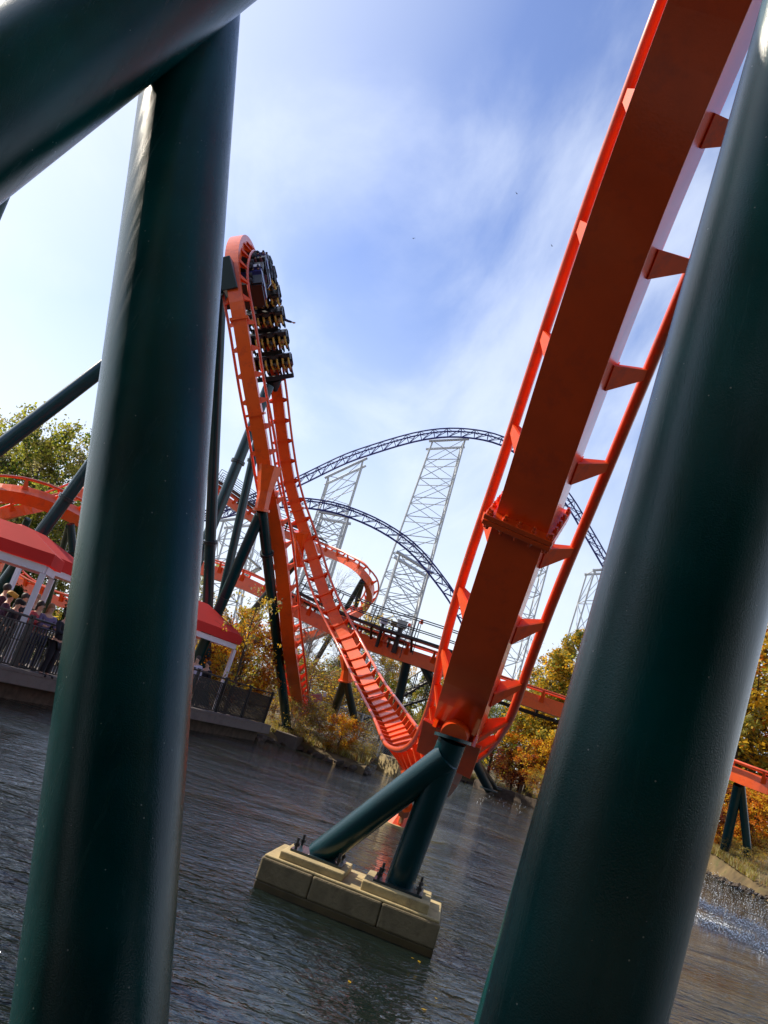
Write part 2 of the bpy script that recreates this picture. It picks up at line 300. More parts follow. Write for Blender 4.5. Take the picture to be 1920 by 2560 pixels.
# ------------------------------------------------------------------ track builder
def catmull(P, k=24):
    P = np.array(P, float); Q = np.vstack([2*P[0]-P[1], P, 2*P[-1]-P[-2]]); out_ = []
    for i in range(1, len(Q)-2):
        p0, p1, p2, p3 = Q[i-1:i+3]
        for j in range(k):
            t = j/k; out_.append(.5*((2*p1)+(-p0+p2)*t+(2*p0-5*p1+4*p2-p3)*t*t+(-p0+3*p1-3*p2+p3)*t**3))
    out_.append(Q[-2]); return np.array(out_)
class Path:
    """pts: list of (point, lateral guess); frames T (travel), L (lateral), n (spine -> rails) = T x L"""
    def __init__(s, pts, step=.25, smooth=6):
        D = catmull([np.concatenate([p, l]) for p, l in pts])
        P = D[:, :3]; cum = np.concatenate([[0], np.cumsum(np.linalg.norm(np.diff(P, axis=0), axis=1))])
        s.L_ = cum[-1]; n = max(4, int(s.L_/step)); ss = np.linspace(0, s.L_, n+1)
        D = np.array([np.interp(ss, cum, D[:, i]) for i in range(6)]).T
        for _ in range(smooth): D[1:-1] = (D[:-2]+2*D[1:-1]+D[2:])/4
        s.P = D[:, :3]; cum = np.concatenate([[0], np.cumsum(np.linalg.norm(np.diff(s.P, axis=0), axis=1))]); s.s = cum; s.len = cum[-1]
        T = np.gradient(s.P, axis=0); s.T = T/np.linalg.norm(T, axis=1)[:, None]
        L = D[:, 3:]-(np.sum(D[:, 3:]*s.T, axis=1))[:, None]*s.T; s.L = L/np.linalg.norm(L, axis=1)[:, None]
        s.n = np.cross(s.T, s.L)
    def fr(s, u):
        g = lambda A: np.array([np.interp(u, s.s, A[:, i]) for i in range(3)])
        P, T, L = g(s.P), nrm(g(s.T)), g(s.L); L = nrm(L-(L@T)*T); return P, T, L, np.cross(T, L)
    def near(s, x, y):
        b = 1e9; bi = 0
        for i, p in enumerate(s.P):
            q = proj(p); d = (q[0]-x)**2+(q[1]-y)**2
            if d < b: b = d; bi = i
        return s.s[bi]
def sweep(path, u0, u1, prof, step=.3):
    """closed profile [(l, n)...] swept from u0 to u1"""
    k = max(1, int((u1-u0)/step)); mb = MB(); m = len(prof); vs = []
    for i in range(k+1):
        P, T, L, n = path.fr(u0+(u1-u0)*i/k); vs += [P+L*a+n*b for a, b in prof]
    fs = [(i*m+j, i*m+(j+1) % m, (i+1)*m+(j+1) % m, (i+1)*m+j) for i in range(k) for j in range(m)]
    fs += [tuple(range(m-1, -1, -1)), tuple(range(k*m, k*m+m))]
    return mb.add(vs, fs)
def circ(cx, cy, r, n): return [(cx+r*math.cos(2*math.pi*i/n), cy+r*math.sin(2*math.pi*i/n)) for i in range(n)]
TIES = {}
TIEM = mat('orange_tie_paint', (.86, .085, .007), .5, coat=0, spec=.3, var=.1, dirt=(.55, .07, .03), dscale=5)
def tie_mesh(g, o, w, hh, m, thin=False):
    k = (g, o, w, hh, m.name, thin)
    if k in TIES: return TIES[k]
    mb = MB(); t = .035 if not thin else .03; e = .075
    def T3(v): return v
    # web plate: two tapering arms from the spine sides out to the rails, dished between
    arm = [(-g, o+.03), (-g, o-.05), (-w*1.02, -hh*.55), (-w*1.02, hh+.04), (-w*.6, hh+.09), (w*.6, hh+.09), (w*1.02, hh+.04), (w*1.02, -hh*.55), (g, o-.05), (g, o+.03), (g*.75, o-.06), (w*.5, hh+.13), (-w*.5, hh+.13), (-g*.75, o-.06)]
    # split into convex pieces, each a thin box section with a flange on the lower edge
    for sgn in (-1, 1):
        q = [(sgn*g, o+.03), (sgn*g, o-.055), (sgn*w*1.01, hh*.1), (sgn*w*1.01, hh+.06)]
        if sgn > 0: q = q[::-1]
        mb.prism(q, -t, t)
        a0 = np.array([sgn*g*.98, 0, o-.055]); a1 = np.array([sgn*w*1.02, 0, hh*.1]); d = a1-a0; L = np.linalg.norm(d); x = d/L; z = np.array([-x[2], 0, x[0]])
        c = (a0+a1)/2; vs = []
        for s_, wd in ((-1, .05), (1, .12)):
            for yy in (-wd, wd):
                for zz in (-.012, .012): vs.append(c+x*L/2*s_+np.array([0, yy, 0])+z*zz)
        mb.add(vs, [(0, 1, 3, 2), (4, 6, 7, 5), (0, 4, 5, 1), (2, 3, 7, 6), (0, 2, 6, 4), (1, 5, 7, 3)])
    mb.prism([(-w*1.01, hh-.01), (w*1.01, hh-.01), (w*1.01, hh+.06), (-w*1.01, hh+.06)], -t*1.6, t*1.6)
    TIES[k] = mb.mesh('tie', m); return TIES[k]
def build_track(root, path, g=.5, o=.44, w=.262, hh=.25, r=.055, tie=1.0, u0=0, u1=None, m=None, mr=None, breaks=(), near=(0, 0), rn=10, spine_end=None):
    m = m or ORG; mr = mr or RAILM; u1 = u1 or path.len
    bs = [u0]+[b for b in breaks if u0 < b < u1]+[u1]
    for a, b in zip(bs[:-1], bs[1:]):
        mm_ = ORGN if a >= near[0] and near[1] else m
        sweep(path, a+.01, b-.01, [(-w, -hh), (w, -hh), (w, hh), (-w, hh)]).obj('spine', mm_, root, bevel=.006 if mm_ is ORGN else 0)
    for s_ in (-1, 1): sweep(path, u0, u1, circ(s_*g, o, r, rn)).obj('rail', mr, root, smooth=True)
    tm = tie_mesh(g, o, w, hh, TIEM if m is ORG else m); k = int((u1-u0)/tie)
    for i in range(k+1):
        P, T, L, n = path.fr(u0+.3*tie+i*tie if u0+.3*tie+i*tie < u1 else u1-.05); inst('tie', tm, frameM(P, L, T, n), root)
RIM = -Up; iv = lambda a, c=0.: nrm(Rt*math.cos(rad(a))+Up*math.sin(rad(a))+Fw*c)   # image angle -> world direction
A = [  # px, py, depth, lateral angle, depth part
 (752, 1800, 46, 2, 0), (744, 1755, 40.5, 1, 0), (735, 1690, 37, 0, .02), (722, 1600, 35, 0, .02), (712, 1490, 34, 0, .02), (697, 1360, 33, 0, .02), (672, 1230, 32, 0, .02), (652, 1100, 31.5, 0, .03), (626, 964, 31.2, 0, .03), (601, 805, 31, 2, .03), (586, 720, 31.2, 4, .03),
 (581, 655, 32, 6, .02), (590, 612, 33.2, 8, .0), (606, 606, 35, 8, -.04), (626, 640, 36.5, 8, 0), (650, 735, 38, 8, 0), (672, 850, 39, 8, 0), (692, 975, 39.6, 8, 0), (707, 1100, 40, 8, 0), (730, 1230, 40.2, 9, 0), (773, 1360, 40, 9, 0), (813, 1490, 39, 10, 0), (875, 1621, 36.5, 11, 0), (930, 1730, 32, 14, 0), (980, 1812, 27, 18, 0), (1015, 1882, 21.5, 14, 0), (1046, 1935, 16.8, -4, -.08), (1082, 1948, 13.8, -15, -.15), (1116, 1905, 11.6, -22, -.17), (1137, 1850, 10.4, -26, -.18), (1154, 1789, 9.5, -28, -.18), (1232, 1540, 8.6, -28, -.2), (1320, 1292, 8.0, -28, -.24), (1440, 940, 7.1, -28, -.31), (1580, 547, 6.35, -27, -.38), (1705, 230, 5.8, -26, -.42), (1805, -20, 5.45, -25, -.42), (1965, -400, 5.1, -24, -.42), (2200, -900, 4.9, -22, -.42)]
mainP = Path([(at(x, y, d), iv(-0+q, c)) for x, y, d, q, c in A], step=.2, smooth=8)
uS = mainP.near(1154, 1795); uF = mainP.near(1318, 1298); uFt = [mainP.near(*p) for p in ((672, 1235), (640, 1040), (601, 800), (745, 1275), (813, 1490), (955, 1755))]
trk = thing('coaster_track', at(745, 1690, 36.5), 'orange looping coaster track that dips to the pond and rises overhead at right', 'roller coaster track')
build_track(trk, mainP, breaks=sorted(uFt)+[uS-2.2, uF], near=(uS-2.5, True), rn=12)
# bolted flange of the rising part
P, T, L, n = mainP.fr(uF); fl = MB()
for s_ in (-.03, .03): fl.box(P+T*s_-n*.02, .345, .345, .026, ax=(L, n, T))
flo = fl.obj('flange', ORGN, trk, bevel=.006)
BLT = MB().tube([(0, 0, -.11), (0, 0, .11)], .016, 8).tube([(0, 0, .055), (0, 0, .08)], .028, 6).tube([(0, 0, -.08), (0, 0, -.055)], .028, 6).mesh('bolt', ORGN)
for i in range(5):
    t_ = -.29+i*.145
    for q in (P-n*.315+L*t_-n*.01, P+L*.315+n*t_-n*.02, P-L*.315+n*t_-n*.02): inst('bolt', BLT, frameM(q, L, n, T), flo)
# gusset arms at the flange
# thin joint flanges on the loop
for u_ in uFt:
    P, T, L, n = mainP.fr(u_); MB().box(P, .35, .33, .05, ax=(L, n, T)).obj('flange', ORG, trk)
# saddle: plate + stub under the spine above the pier
P, T, L, n = mainP.fr(uS+.15)
q0 = P-n*.27; sd_ = topz+np.array([0, 0, .08]); hz = nrm([L[0], L[1], 0]); hy = np.cross([0, 0, 1], hz)
MB().box(P-n*.29-T*.38, .36, .02, .40, ax=(L, n, T)).obj('saddle_plate', ORGN, trk, bevel=.004)
MB().tube([sd_, sd_*.45+(P-T*.3)*.55], [.15, .17], 32).obj('saddle_stub', ORGN, trk, True)
for s_ in (-1, 1):
    c_ = (sd_+P-T*.3)/2+L*s_*.24; MB().box(c_, .02, .13, .14, ax=(L, hy, nrm(P-sd_))).obj('saddle_gusset', ORGN, trk)
# saddles on the loop legs
def saddle(px, py, d, px2, py2, d2, w=.55):
    a_ = at(px, py, d); b_ = at(px2, py2, d2); MB().tube([a_, a_*.4+b_*.6, b_], [w, w*.55, .26], 6).tube([b_, b_+(b_-a_)*.06], .33, 16).obj('saddle', ORG, trk)
saddle(674, 1165, 31.6, 654, 1272, 31.5, .5)
saddle(752, 1330, 39.8, 744, 1410, 40, .42)
saddle(868, 1640, 36.4, 864, 1700, 36.4, .35)
# ------------------------------------------------------------------ teal supports of the loop
def legs(label, specs, loc_z=.6, group='teal track supports', m=None, base=True):
    """specs: (top px,py,d, bottom px,py,d, radius, collar fractions, z of foot or None)"""
    parts = []
    for s_ in specs:
        a_ = at(*s_[0:3]); b_ = at(*s_[3:6]); zf = s_[8] if len(s_) > 8 else .62
        if zf is not None: b_ = down(a_, b_, zf)
        parts.append((a_, b_, s_[6], s_[7]))
    root = thing('track_support', parts[0][1], label, 'support', group)
    for a_, b_, r, cf in parts:
        col_tube('column', a_, b_, r, m or TEAL, root, 20)
        for c_ in cf:
            q = at(*c_); L_ = b_-a_; t = ((q-a_)@L_)/(L_@L_); q = a_+L_*t; z = nrm(L_)
            MB().tube([q-z*.07, q-z*.012], r*1.3, 20).tube([q+z*.012, q+z*.07], r*1.3, 20).obj('collar', TEALD, root, True)
        if base and b_[2] < 1.2: MB().box(b_, r*1.8, r*1.8, .04).obj('base_plate', TEALD, root)
    return root
lg = legs('three long teal legs spreading down from the loop top behind the near post', [
 (572, 678, 31.5, 0, 1118, 29, .28, []), (565, 700, 31.6, 90, 1350, 30, .24, [(155, 1240, 30)]), (553, 700, 32, 519, 1520, 34, .225, [(524, 1356, 33.5)])])
P_ = at(571, 692, 31.3); MB().box(P_, .30, .5, .62, ax=(nrm(Rt+Up*.25), Fw, nrm(Up-Rt*.25))).obj('top_bracket', TEALD, lg, bevel=.03)
legs('pair of teal legs crossing behind the near side of the loop', [
 (672, 965, 38.5, 540, 1290, 37, .25, [(588, 1151, 37.5)]), (652, 1060, 39, 550, 1515, 38, .2, [(622, 1148, 38.5)])])
legs('teal A frame with a collared leg standing at the pond edge', [
 (655, 1276, 31.6, 717, 1818, 38.2, .215, [(662, 1393, 32.5)], None), (650, 1288, 31.8, 538, 1545, 33, .22, [], .7)])
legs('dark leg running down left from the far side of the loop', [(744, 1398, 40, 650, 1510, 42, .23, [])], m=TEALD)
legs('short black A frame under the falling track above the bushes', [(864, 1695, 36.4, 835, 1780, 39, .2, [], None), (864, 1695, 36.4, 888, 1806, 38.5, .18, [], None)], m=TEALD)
# concrete foot at the pond edge, footing of the dip
def block(name, x0, y0, x1, y1, d0_, d1_, hgt, dep, m, label, cat='footing', z0=-.3):
    a_ = at(x0, y0, d0_); b_ = at(x1, y1, d1_); x = b_-a_; x[2] = 0; L_ = np.linalg.norm(x); x /= L_; y = np.array([-x[1], x[0], 0]); c_ = (a_+b_)/2+y*dep/2; top = (a_[2]+b_[2])/2
    c_[2] = (top+z0)/2; o_ = MB().box(c_, L_/2, dep/2, (top-z0)/2, ax=(x, y, PZ)).obj(name, m, bevel=.03); return tag(o_, label, cat)
block('footing', 664, 1815, 744, 1843, 37, 36.4, .5, 1.6, CONG, 'low grey concrete footing of the teal A frame at the pond edge')
block('footing', 951, 1882, 1003, 1902, 42, 40, .5, 1.6, CONC, 'tan concrete block in the water under the lowest rails')
sup = thing('track_support', atz(1000, 2070, 0), 'small orange splayed strut with a disc foot rising from the water', 'support', None)
q0 = atz(999, 2062, .05); q1 = at(1034, 1960, 16.5)
MB().tube([q0, q1], .07, 12).obj('strut', ORG, sup, True); MB().tube([q0-np.array([0, 0, .3]), q0+np.array([0, 0, .0])], .42, 20).obj('disc_foot', CONC, sup, True)
MB().tube([q0, q0+np.array([0, 0, .35])], [.28, .08], 8).obj('foot_cone', ORG, sup); MB().tube([q1*.35+q0*.65, q1*.5+q0*.5], .15, 8).obj('sleeve', ORG, sup)
# ------------------------------------------------------------------ other orange tracks
def simple(label, pts, lat=None, name='coaster_track', **kw):
    """pts: px,py,d ; lateral horizontal unless angles given"""
    PP = [at(*p[:3]) for p in pts]; LL = []
    for i, p in enumerate(PP):
        t = PP[min(i+1, len(PP)-1)]-PP[max(i-1, 0)]; l = np.cross(t, [0, 0, 1.]) if len(pts[i]) < 4 else None
        if l is None:   # 4th value: roll about the tangent in degrees
            l = nrm(np.cross(t, [0, 0, 1.])); tt = nrm(t); up = np.cross(l, tt); q = rad(pts[i][3]); l = l*math.cos(q)+up*math.sin(q)
        LL.append(-nrm(l))
    # T x L must be up:  (t)x(-(t x z)) = +up side checked below
    pth = Path(list(zip(PP, LL)), step=.5, smooth=3)
    if pth.n[len(pth.n)//2][2] < 0: pth.L = -pth.L; pth.n = -pth.n
    root = thing(name, PP[0], label, 'roller coaster track'); build_track(root, pth, **kw); return root, pth
lift, liftP = simple('long straight orange track with black catwalk crossing behind the loop', [(440, 1400, 46), (512, 1425, 45), (623, 1463, 44), (762, 1538, 43), (914, 1606, 42), (1088, 1664, 41), (1240, 1722, 40), (1417, 1781, 39), (1600, 1845, 37.5)], tie=1.4, rn=6, w=.3, hh=.34, o=.62)
up2, up2P = simple('upper orange track with black catwalk high behind the loop at left', [(530, 1228, 70), (558, 1244, 70), (640, 1304, 70), (705, 1333, 70), (750, 1350, 70), (801, 1376, 69), (853, 1397, 67), (892, 1419, 65), (914, 1443, 64), (926, 1473, 65), (922, 1503, 67), (900, 1530, 70), (860, 1550, 74)], tie=1.6, rn=6, w=.25, hh=.3, r=.07, o=.58)
s1, s1P = simple('orange banked track curving past the trees at the far left', [(-60, 1232, 31, 50), (0, 1228, 31, 50), (77, 1240, 31.5, 50), (127, 1258, 32, 48), (174, 1282, 33, 45), (216, 1302, 34, 40), (290, 1345, 36, 30)], tie=1.3, rn=8)
s2, s2P = simple('lower orange track descending to the left behind the red canopy', [(-60, 1303, 38), (0, 1287, 38), (60, 1276, 38.5), (108, 1264, 39), (160, 1246, 40), (224, 1222, 41), (300, 1190, 43)], tie=1.3, rn=8)
s3, s3P = simple('orange track low behind the people under the canopy', [(0, 1400, 46), (40, 1452, 45), (110, 1490, 44), (170, 1512, 43.5), (240, 1532, 43)], tie=1.3, rn=8)
s4, s4P = simple('pale orange track crossing low behind the bushes under the loop', [(700, 1608, 60), (753, 1598, 58), (800, 1583, 57), (850, 1560, 57), (900, 1530, 58)], tie=1.5, rn=6)
s5, s5P = simple('orange track on teal legs in front of autumn trees at the right edge', [(1600, 1870, 44), (1740, 1902, 42), (1798, 1919, 41), (1860, 1945, 40), (1920, 1968, 39), (2050, 2015, 38)], tie=2.0, rn=8, g=.65, o=.6, w=.36, hh=.36, r=.07)
legs('teal A frame under the track at the right edge', [(1846, 1962, 40.3, 1812, 2122, 41, .24, [], None), (1852, 1962, 40.3, 1870, 2140, 40.5, .2, [], None)])
block('footing', 1846, 2136, 1892, 2158, 40.2, 39.6, .5, 1.0, STONE, 'dark footing block under the right hand teal A frame', z0=.5)
legs('twin teal legs with a collar under the left banked track', [(176, 1310, 32.6, 184, 1400, 33, .16, [(178, 1378, 33)]), (172, 1315, 32.6, 150, 1395, 34, .13, [])])
legs('dark teal leg under the lower left track beside the canopy', [(70, 1298, 38.7, 52, 1340, 39, .17, [])])
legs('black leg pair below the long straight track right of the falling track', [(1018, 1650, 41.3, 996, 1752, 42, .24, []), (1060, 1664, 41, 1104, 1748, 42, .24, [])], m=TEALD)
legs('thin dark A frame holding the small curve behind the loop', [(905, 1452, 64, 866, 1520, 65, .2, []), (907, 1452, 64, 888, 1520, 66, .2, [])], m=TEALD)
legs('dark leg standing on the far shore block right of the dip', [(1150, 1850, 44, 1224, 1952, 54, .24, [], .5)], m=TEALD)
block('footing', 1187, 1945, 1243, 1967, 60, 56, .5, 1.4, STONE, 'grey concrete block on the far shore below the dark leg')
block('retaining_wall', 1243, 1966, 1420, 2026, 60, 54, .4, .6, STONE, 'low dark retaining wall along the far shore behind the dip', 'wall')
# ------------------------------------------------------------------ blue steel coaster on white lattice towers
def truss(label, pts, wd=1.5, dp=1.3, pan=2.1, r=.12):
    PP = [at(*p) for p in pts]; LL = []
    for i, p in enumerate(PP):
        t = PP[min(i+1, len(PP)-1)]-PP[max(i-1, 0)]; LL.append(nrm(np.cross([0, 0, 1.], t)))
    pth = Path(list(zip(PP, LL)), step=1, smooth=2)
    if pth.n[len(pth.n)//2][2] < 0: pth.L = -pth.L; pth.n = -pth.n
    root = thing('truss_track', PP[0], label, 'roller coaster track', 'blue truss tracks of the far coaster')
    for s_ in (-1, 1): sweep(pth, 0, pth.len, circ(s_*wd/2, dp*.5, r, 6), 1.5).obj('rail', BLUE, root, True)
    sweep(pth, 0, pth.len, circ(0, -dp*.5, r*1.25, 6), 1.5).obj('spine', BLUE, root, True)
    n_ = int(pth.len/pan); st = MB(); q = []
    for i in range(n_+1):
        P, T, L, n = pth.fr(min(i*pan, pth.len)); q.append((P+L*wd/2+n*dp*.5, P-L*wd/2+n*dp*.5, P-n*dp*.5))
    for i in range(n_):
        for k in range(2):
            strut('strut', q[i][k], q[i][2], r*.5, BLUE, root, 5); strut('strut', q[i][2], q[i+1][k], r*.5, BLUE, root, 5)
            st.tube([q[i][k], (q[i][k]+q[i][2])/2+(q[i+1][k]-q[i][k])*.5], r*.35, 4)
        strut('cross_tie', q[i][0], q[i][1], r*.6, BLUE, root, 5)
    tag(st.obj('gusset', BLUE, root), kind='stuff'); return root, pth
truss('dark blue truss track arching high between the orange loop and the rising spine', [(520, 1306, 138), (570, 1281, 138), (623, 1252, 138), (697, 1226, 139), (749, 1204, 139), (810, 1174, 140), (871, 1146, 140), (936, 1124, 140), (1001, 1104, 140), (1065, 1089, 140), (1130, 1083, 140), (1200, 1089, 140), (1262, 1107, 140), (1320, 1145, 140), (1375, 1198, 140), (1420, 1252, 140), (1460, 1318, 140), (1495, 1378, 139), (1530, 1440, 139), (1580, 1540, 138), (1630, 1650, 137)], 1.5, 1.3, 2.3, .125)
truss('lower dark blue truss track curving down behind the lattice towers', [(500, 1292, 112), (545, 1287, 112), (584, 1277, 112), (640, 1264, 112), (697, 1258, 112), (762, 1259, 112), (827, 1268, 112), (871, 1281, 112), (936, 1308, 112), (1001, 1347, 112), (1044, 1384, 112), (1088, 1437, 112), (1131, 1495, 111), (1165, 1556, 110), (1210, 1650, 108), (1240, 1730, 107)], 1.3, 1.2, 1.9, .11)
def tower(label, tl, tr, bl, br, d, bays, dep=4.5, r=.105, cap=True):
    TL, TR = at(*tl, d), at(*tr, d)
    BL = down(TL, at(*bl, d), .6); BR = down(TR, at(*br, d), .6)
    top = min(TL[2], TR[2]); y = np.array([0, 1., 0]); root = thing('lattice_tower', (BL+BR)/2+y*dep/2, label, 'tower', 'white lattice towers of the far coaster')
    bays = int(bays*1.25); C4 = [(TL, BL), (TR, BR), (TR+y*dep, BR+y*dep), (TL+y*dep, BL+y*dep)]
    for t_, b_ in C4: strut('leg', b_, t_, r*1.5, WHT, root, 6)
    for i in range(bays+1):
        f = i/bays; P4 = [b_+(t_-b_)*f for t_, b_ in C4]
        for k in range(4): strut('beam', P4[k], P4[(k+1) % 4], r*.8, WHT, root, 5)
        if i < bays:
            Q4 = [b_+(t_-b_)*(f+1/bays) for t_, b_ in C4]
            for k in range(4):
                strut('brace', P4[k] if (i+k) % 2 else P4[(k+1) % 4], Q4[(k+1) % 4] if (i+k) % 2 else Q4[k], r*.7, WHT, root, 5)
                if k in (0, 1): strut('brace', P4[(k+1) % 4] if (i+k) % 2 else P4[k], Q4[k] if (i+k) % 2 else Q4[(k+1) % 4], r*.55, WHT, root, 5)
    if cap:
        for s_ in (0, 1): strut('cap_beam', TL-(TR-TL)*.12+y*dep*s_, TR+(TR-TL)*.12+y*dep*s_, r*2.3, WHT, root, 6)
    return root
tower('tallest white lattice tower directly under the peak of the blue arch', (1082, 1102), (1163, 1098), (944, 1486), (1033, 1577), 142, 12)
tower('white lattice tower under the rising side of the blue arch', (822, 1190), (908, 1150), (727, 1480), (800, 1500), 142, 9)
tower('stepped white lattice tower in front of the tallest one under the falling blue track', (1000, 1384), (1073, 1428), (930, 1610), (1000, 1690), 114, 7, 4)
tower('white lattice tower under the flat top of the lower blue track', (806, 1280), (872, 1292), (728, 1520), (790, 1560), 115, 8, 4)
tower('white lattice tower seen through the ties right of the rising orange spine', (1345, 1250), (1410, 1262), (1222, 1640), (1310, 1640), 142, 10)
tower('short white lattice tower beside the right post', (1487, 1425), (1535, 1423), (1440, 1580), (1480, 1600), 140, 6)
tower('white lattice tower at left between the teal legs', (560, 1300), (640, 1292), (500, 1500), (590, 1520), 118, 7, 5)
tower('low wide white lattice tower behind the straight orange track', (900, 1600), (985, 1630), (850, 1740), (950, 1760), 112, 4, 5, cap=False)
# ------------------------------------------------------------------ catwalk along the straight track
def catwalk(label, pth, u0, u1, side=1, off=1.0, w=.4, z=.75, m=BLK, boxes=False, post=2.2, h_=1.05):
    P0 = pth.fr(u0)[0]; root = thing('catwalk', P0, label, 'catwalk', 'black catwalks beside the orange tracks')
    sweep(pth, u0, u1, [(side*off-w, z), (side*off+w, z), (side*off+w, z+.12), (side*off-w, z+.12)], 1).obj('walkway', m, root)
    for q in (-w, w):
        for hh in (.5, 1.):
            sweep(pth, u0, u1, circ(side*off+q, z+h_*hh, .028, 5), 1).obj('handrail', m, root, True)
    k = int((u1-u0)/post)
    for i in range(k+1):
        P, T, L, n = pth.fr(u0+i*post)
        for q in (-w, w): strut('post', P+L*(side*off+q)+n*z, P+L*(side*off+q)+n*(z+h_), .03, m, root, 5)
        strut('bracket', P+n*.1, P+L*side*off+n*z, .07, m, root, 6)
    return root
ua, ub = liftP.near(735, 1520), liftP.near(1400, 1775)
catwalk('black catwalk with handrails along the far side of the straight orange track', liftP, ua, liftP.near(1230, 1718), -1, 1.1)
catwalk('black walkway slung beside the straight orange track right of the rising spine', liftP, liftP.near(1245, 1722), liftP.len-1, 1, .9, .35, -.55, h_=.02)
# brake machinery along the track: black boxes with fins
br = thing('brake_run', liftP.fr(ua)[0], 'dark red and black brake machinery mounted along the straight orange track', 'machinery')
u_ = ua; random.seed(8)
while u_ < ub-9:
    P, T, L, n = liftP.fr(u_)
    for s_ in (-1, 1): MB().box(P+n*.62+L*s_*.28, 1.15, .12, .1, ax=(T, L, n)).obj('brake_fin', BLK, br)
    MB().box(P+n*.45, .28, .5, .16, ax=(T, L, n)).obj('caliper', ORG if random.random() < .5 else BLK, br); strut('pipe', P+n*.85-L*.55, P+n*.85-L*.55+T*2.3, .045, BLK, br)
    strut('bracket', P-L*.55+n*.3, P-L*.55+n*.86, .06, ORG, br)
    u_ += 2.5
catwalk('black catwalk with thin handrails beside the upper orange track at left', up2P, up2P.near(535, 1232), up2P.near(815, 1380), -1, .9, .5, .75, post=2.4)
catwalk('second black catwalk in front of the upper orange track at left', up2P, up2P.near(535, 1232), up2P.near(650, 1310), 1, .9, .45, .75, post=2.4)
def gear(label, px, py, d, hb, wb, hz_, m=GALV, cat='control box', pole=.05):
    b_ = at(px, py, d); r_ = thing('control_box' if cat == 'control box' else 'signal_lamp', b_-np.array([0, 0, hz_]), label, cat)
    strut('pole', b_-np.array([0, 0, hz_]), b_, pole, BLK, r_)
    MB().box(b_+np.array([0, 0, hb/2]), wb/2, wb/2.5, hb/2).box(b_+np.array([0, 0, hb+.01]), wb/2+.03, wb/2.5+.03, .02).obj('housing', m, r_)
gear('grey camera box on a dark stand above the catwalk, larger one', 1002, 1570, 41.4, .35, .5, 1.3, pole=.14)
gear('small pale box on a teal stand above the catwalk, left one', 958, 1560, 41.6, .28, .36, 1.2, m=WPNT, pole=.09)
gear('small beige box between the two stands above the catwalk', 984, 1566, 41.5, .22, .34, 1.1, m=CONC)
for lb, x_, y_ in (('tall thin orange signal lamp beyond the catwalk', 1053, 1560), ('shorter thin orange signal lamp beyond the catwalk', 1022, 1568)):
    b_ = at(x_, y_, 41.2); r_ = thing('signal_lamp', b_-np.array([0, 0, 1.5]), lb, 'lamp'); strut('pole', b_-np.array([0, 0, 1.6]), b_, .02, BLK, r_); MB().tube([b_, b_+np.array([0, 0, .2])], [.1, .07], 8).obj('lamp_head', ORG, r_)
# stairs and platform under the long track
def stair(label, x0, y0, x1, y1, d, n, wd=1.0, m=BLK):
    a_ = at(x0, y0, d); b_ = at(x1, y1, d); r_ = thing('staircase', a_, label, 'stairs', 'access stairs'); y = np.array([0, wd/2, 0])
    for s_ in (-1, 1):
        strut('stringer', a_+y*s_, b_+y*s_, .07, m, r_); strut('handrail', a_+y*s_+np.array([0, 0, 1.]), b_+y*s_+np.array([0, 0, 1.]), .035, m, r_)
    st = MB().box((0, 0, 0), .16, wd/2, .03).mesh('tread', m)
    for i in range(n+1):
        p_ = a_+(b_-a_)*i/n; inst('tread', st, Matrix.Translation(Vector(p_)), r_)
        if i % 3 == 0:
            for s_ in (-1, 1): strut('post', p_+y*s_, p_+y*s_+np.array([0, 0, 1.]), .03, m, r_)
stair('black stairs below the straight track climbing to the left', 1000, 1745, 1120, 1672, 46, 12)
stair('black stairs below the straight track falling to the right', 900, 1800, 1060, 1748, 47, 12)
stair('white zigzag stairs behind the teal legs, lower flight', 606, 1445, 650, 1420, 80, 8, 1.5, WHT)
stair('white zigzag stairs behind the teal legs, upper flight', 650, 1420, 618, 1392, 80, 8, 1.5, WHT)
# ------------------------------------------------------------------ figures
def bake(o):
    dg = bpy.context.evaluated_depsgraph_get(); me = bpy.data.meshes.new_from_object(o.evaluated_get(dg)); bpy.data.objects.remove(o); return me
def skinned(J, E_, name, m, grow=0, sub=1):
    ks = list(J); me = bpy.data.meshes.new(name); me.from_pydata([J[k][:3] for k in ks], [(ks.index(a), ks.index(b)) for a, b in E_], [])
    o = bpy.data.objects.new(name, me); COL.objects.link(o); o.modifiers.new('s', 'SKIN'); sv = me.skin_vertices[0].data if me.skin_vertices else None
    if sv is None:
        me.attributes; 
    for i, k in enumerate(ks):
        rx = J[k][3]+grow; ry = (J[k][4] if len(J[k]) > 4 else J[k][3])+grow; me.skin_vertices[0].data[i].radius = (rx, ry)
    me.skin_vertices[0].data[0].use_root = True
    if sub: q = o.modifiers.new('u', 'SUBSURF'); q.levels = sub; q.render_levels = sub
    bpy.context.view_layer.update(); r_ = bake(o); r_.name = name
    if not r_.materials: r_.materials.append(m)
    else: r_.materials[0] = m
    r_.polygons.foreach_set('use_smooth', [True]*len(r_.polygons)); return r_
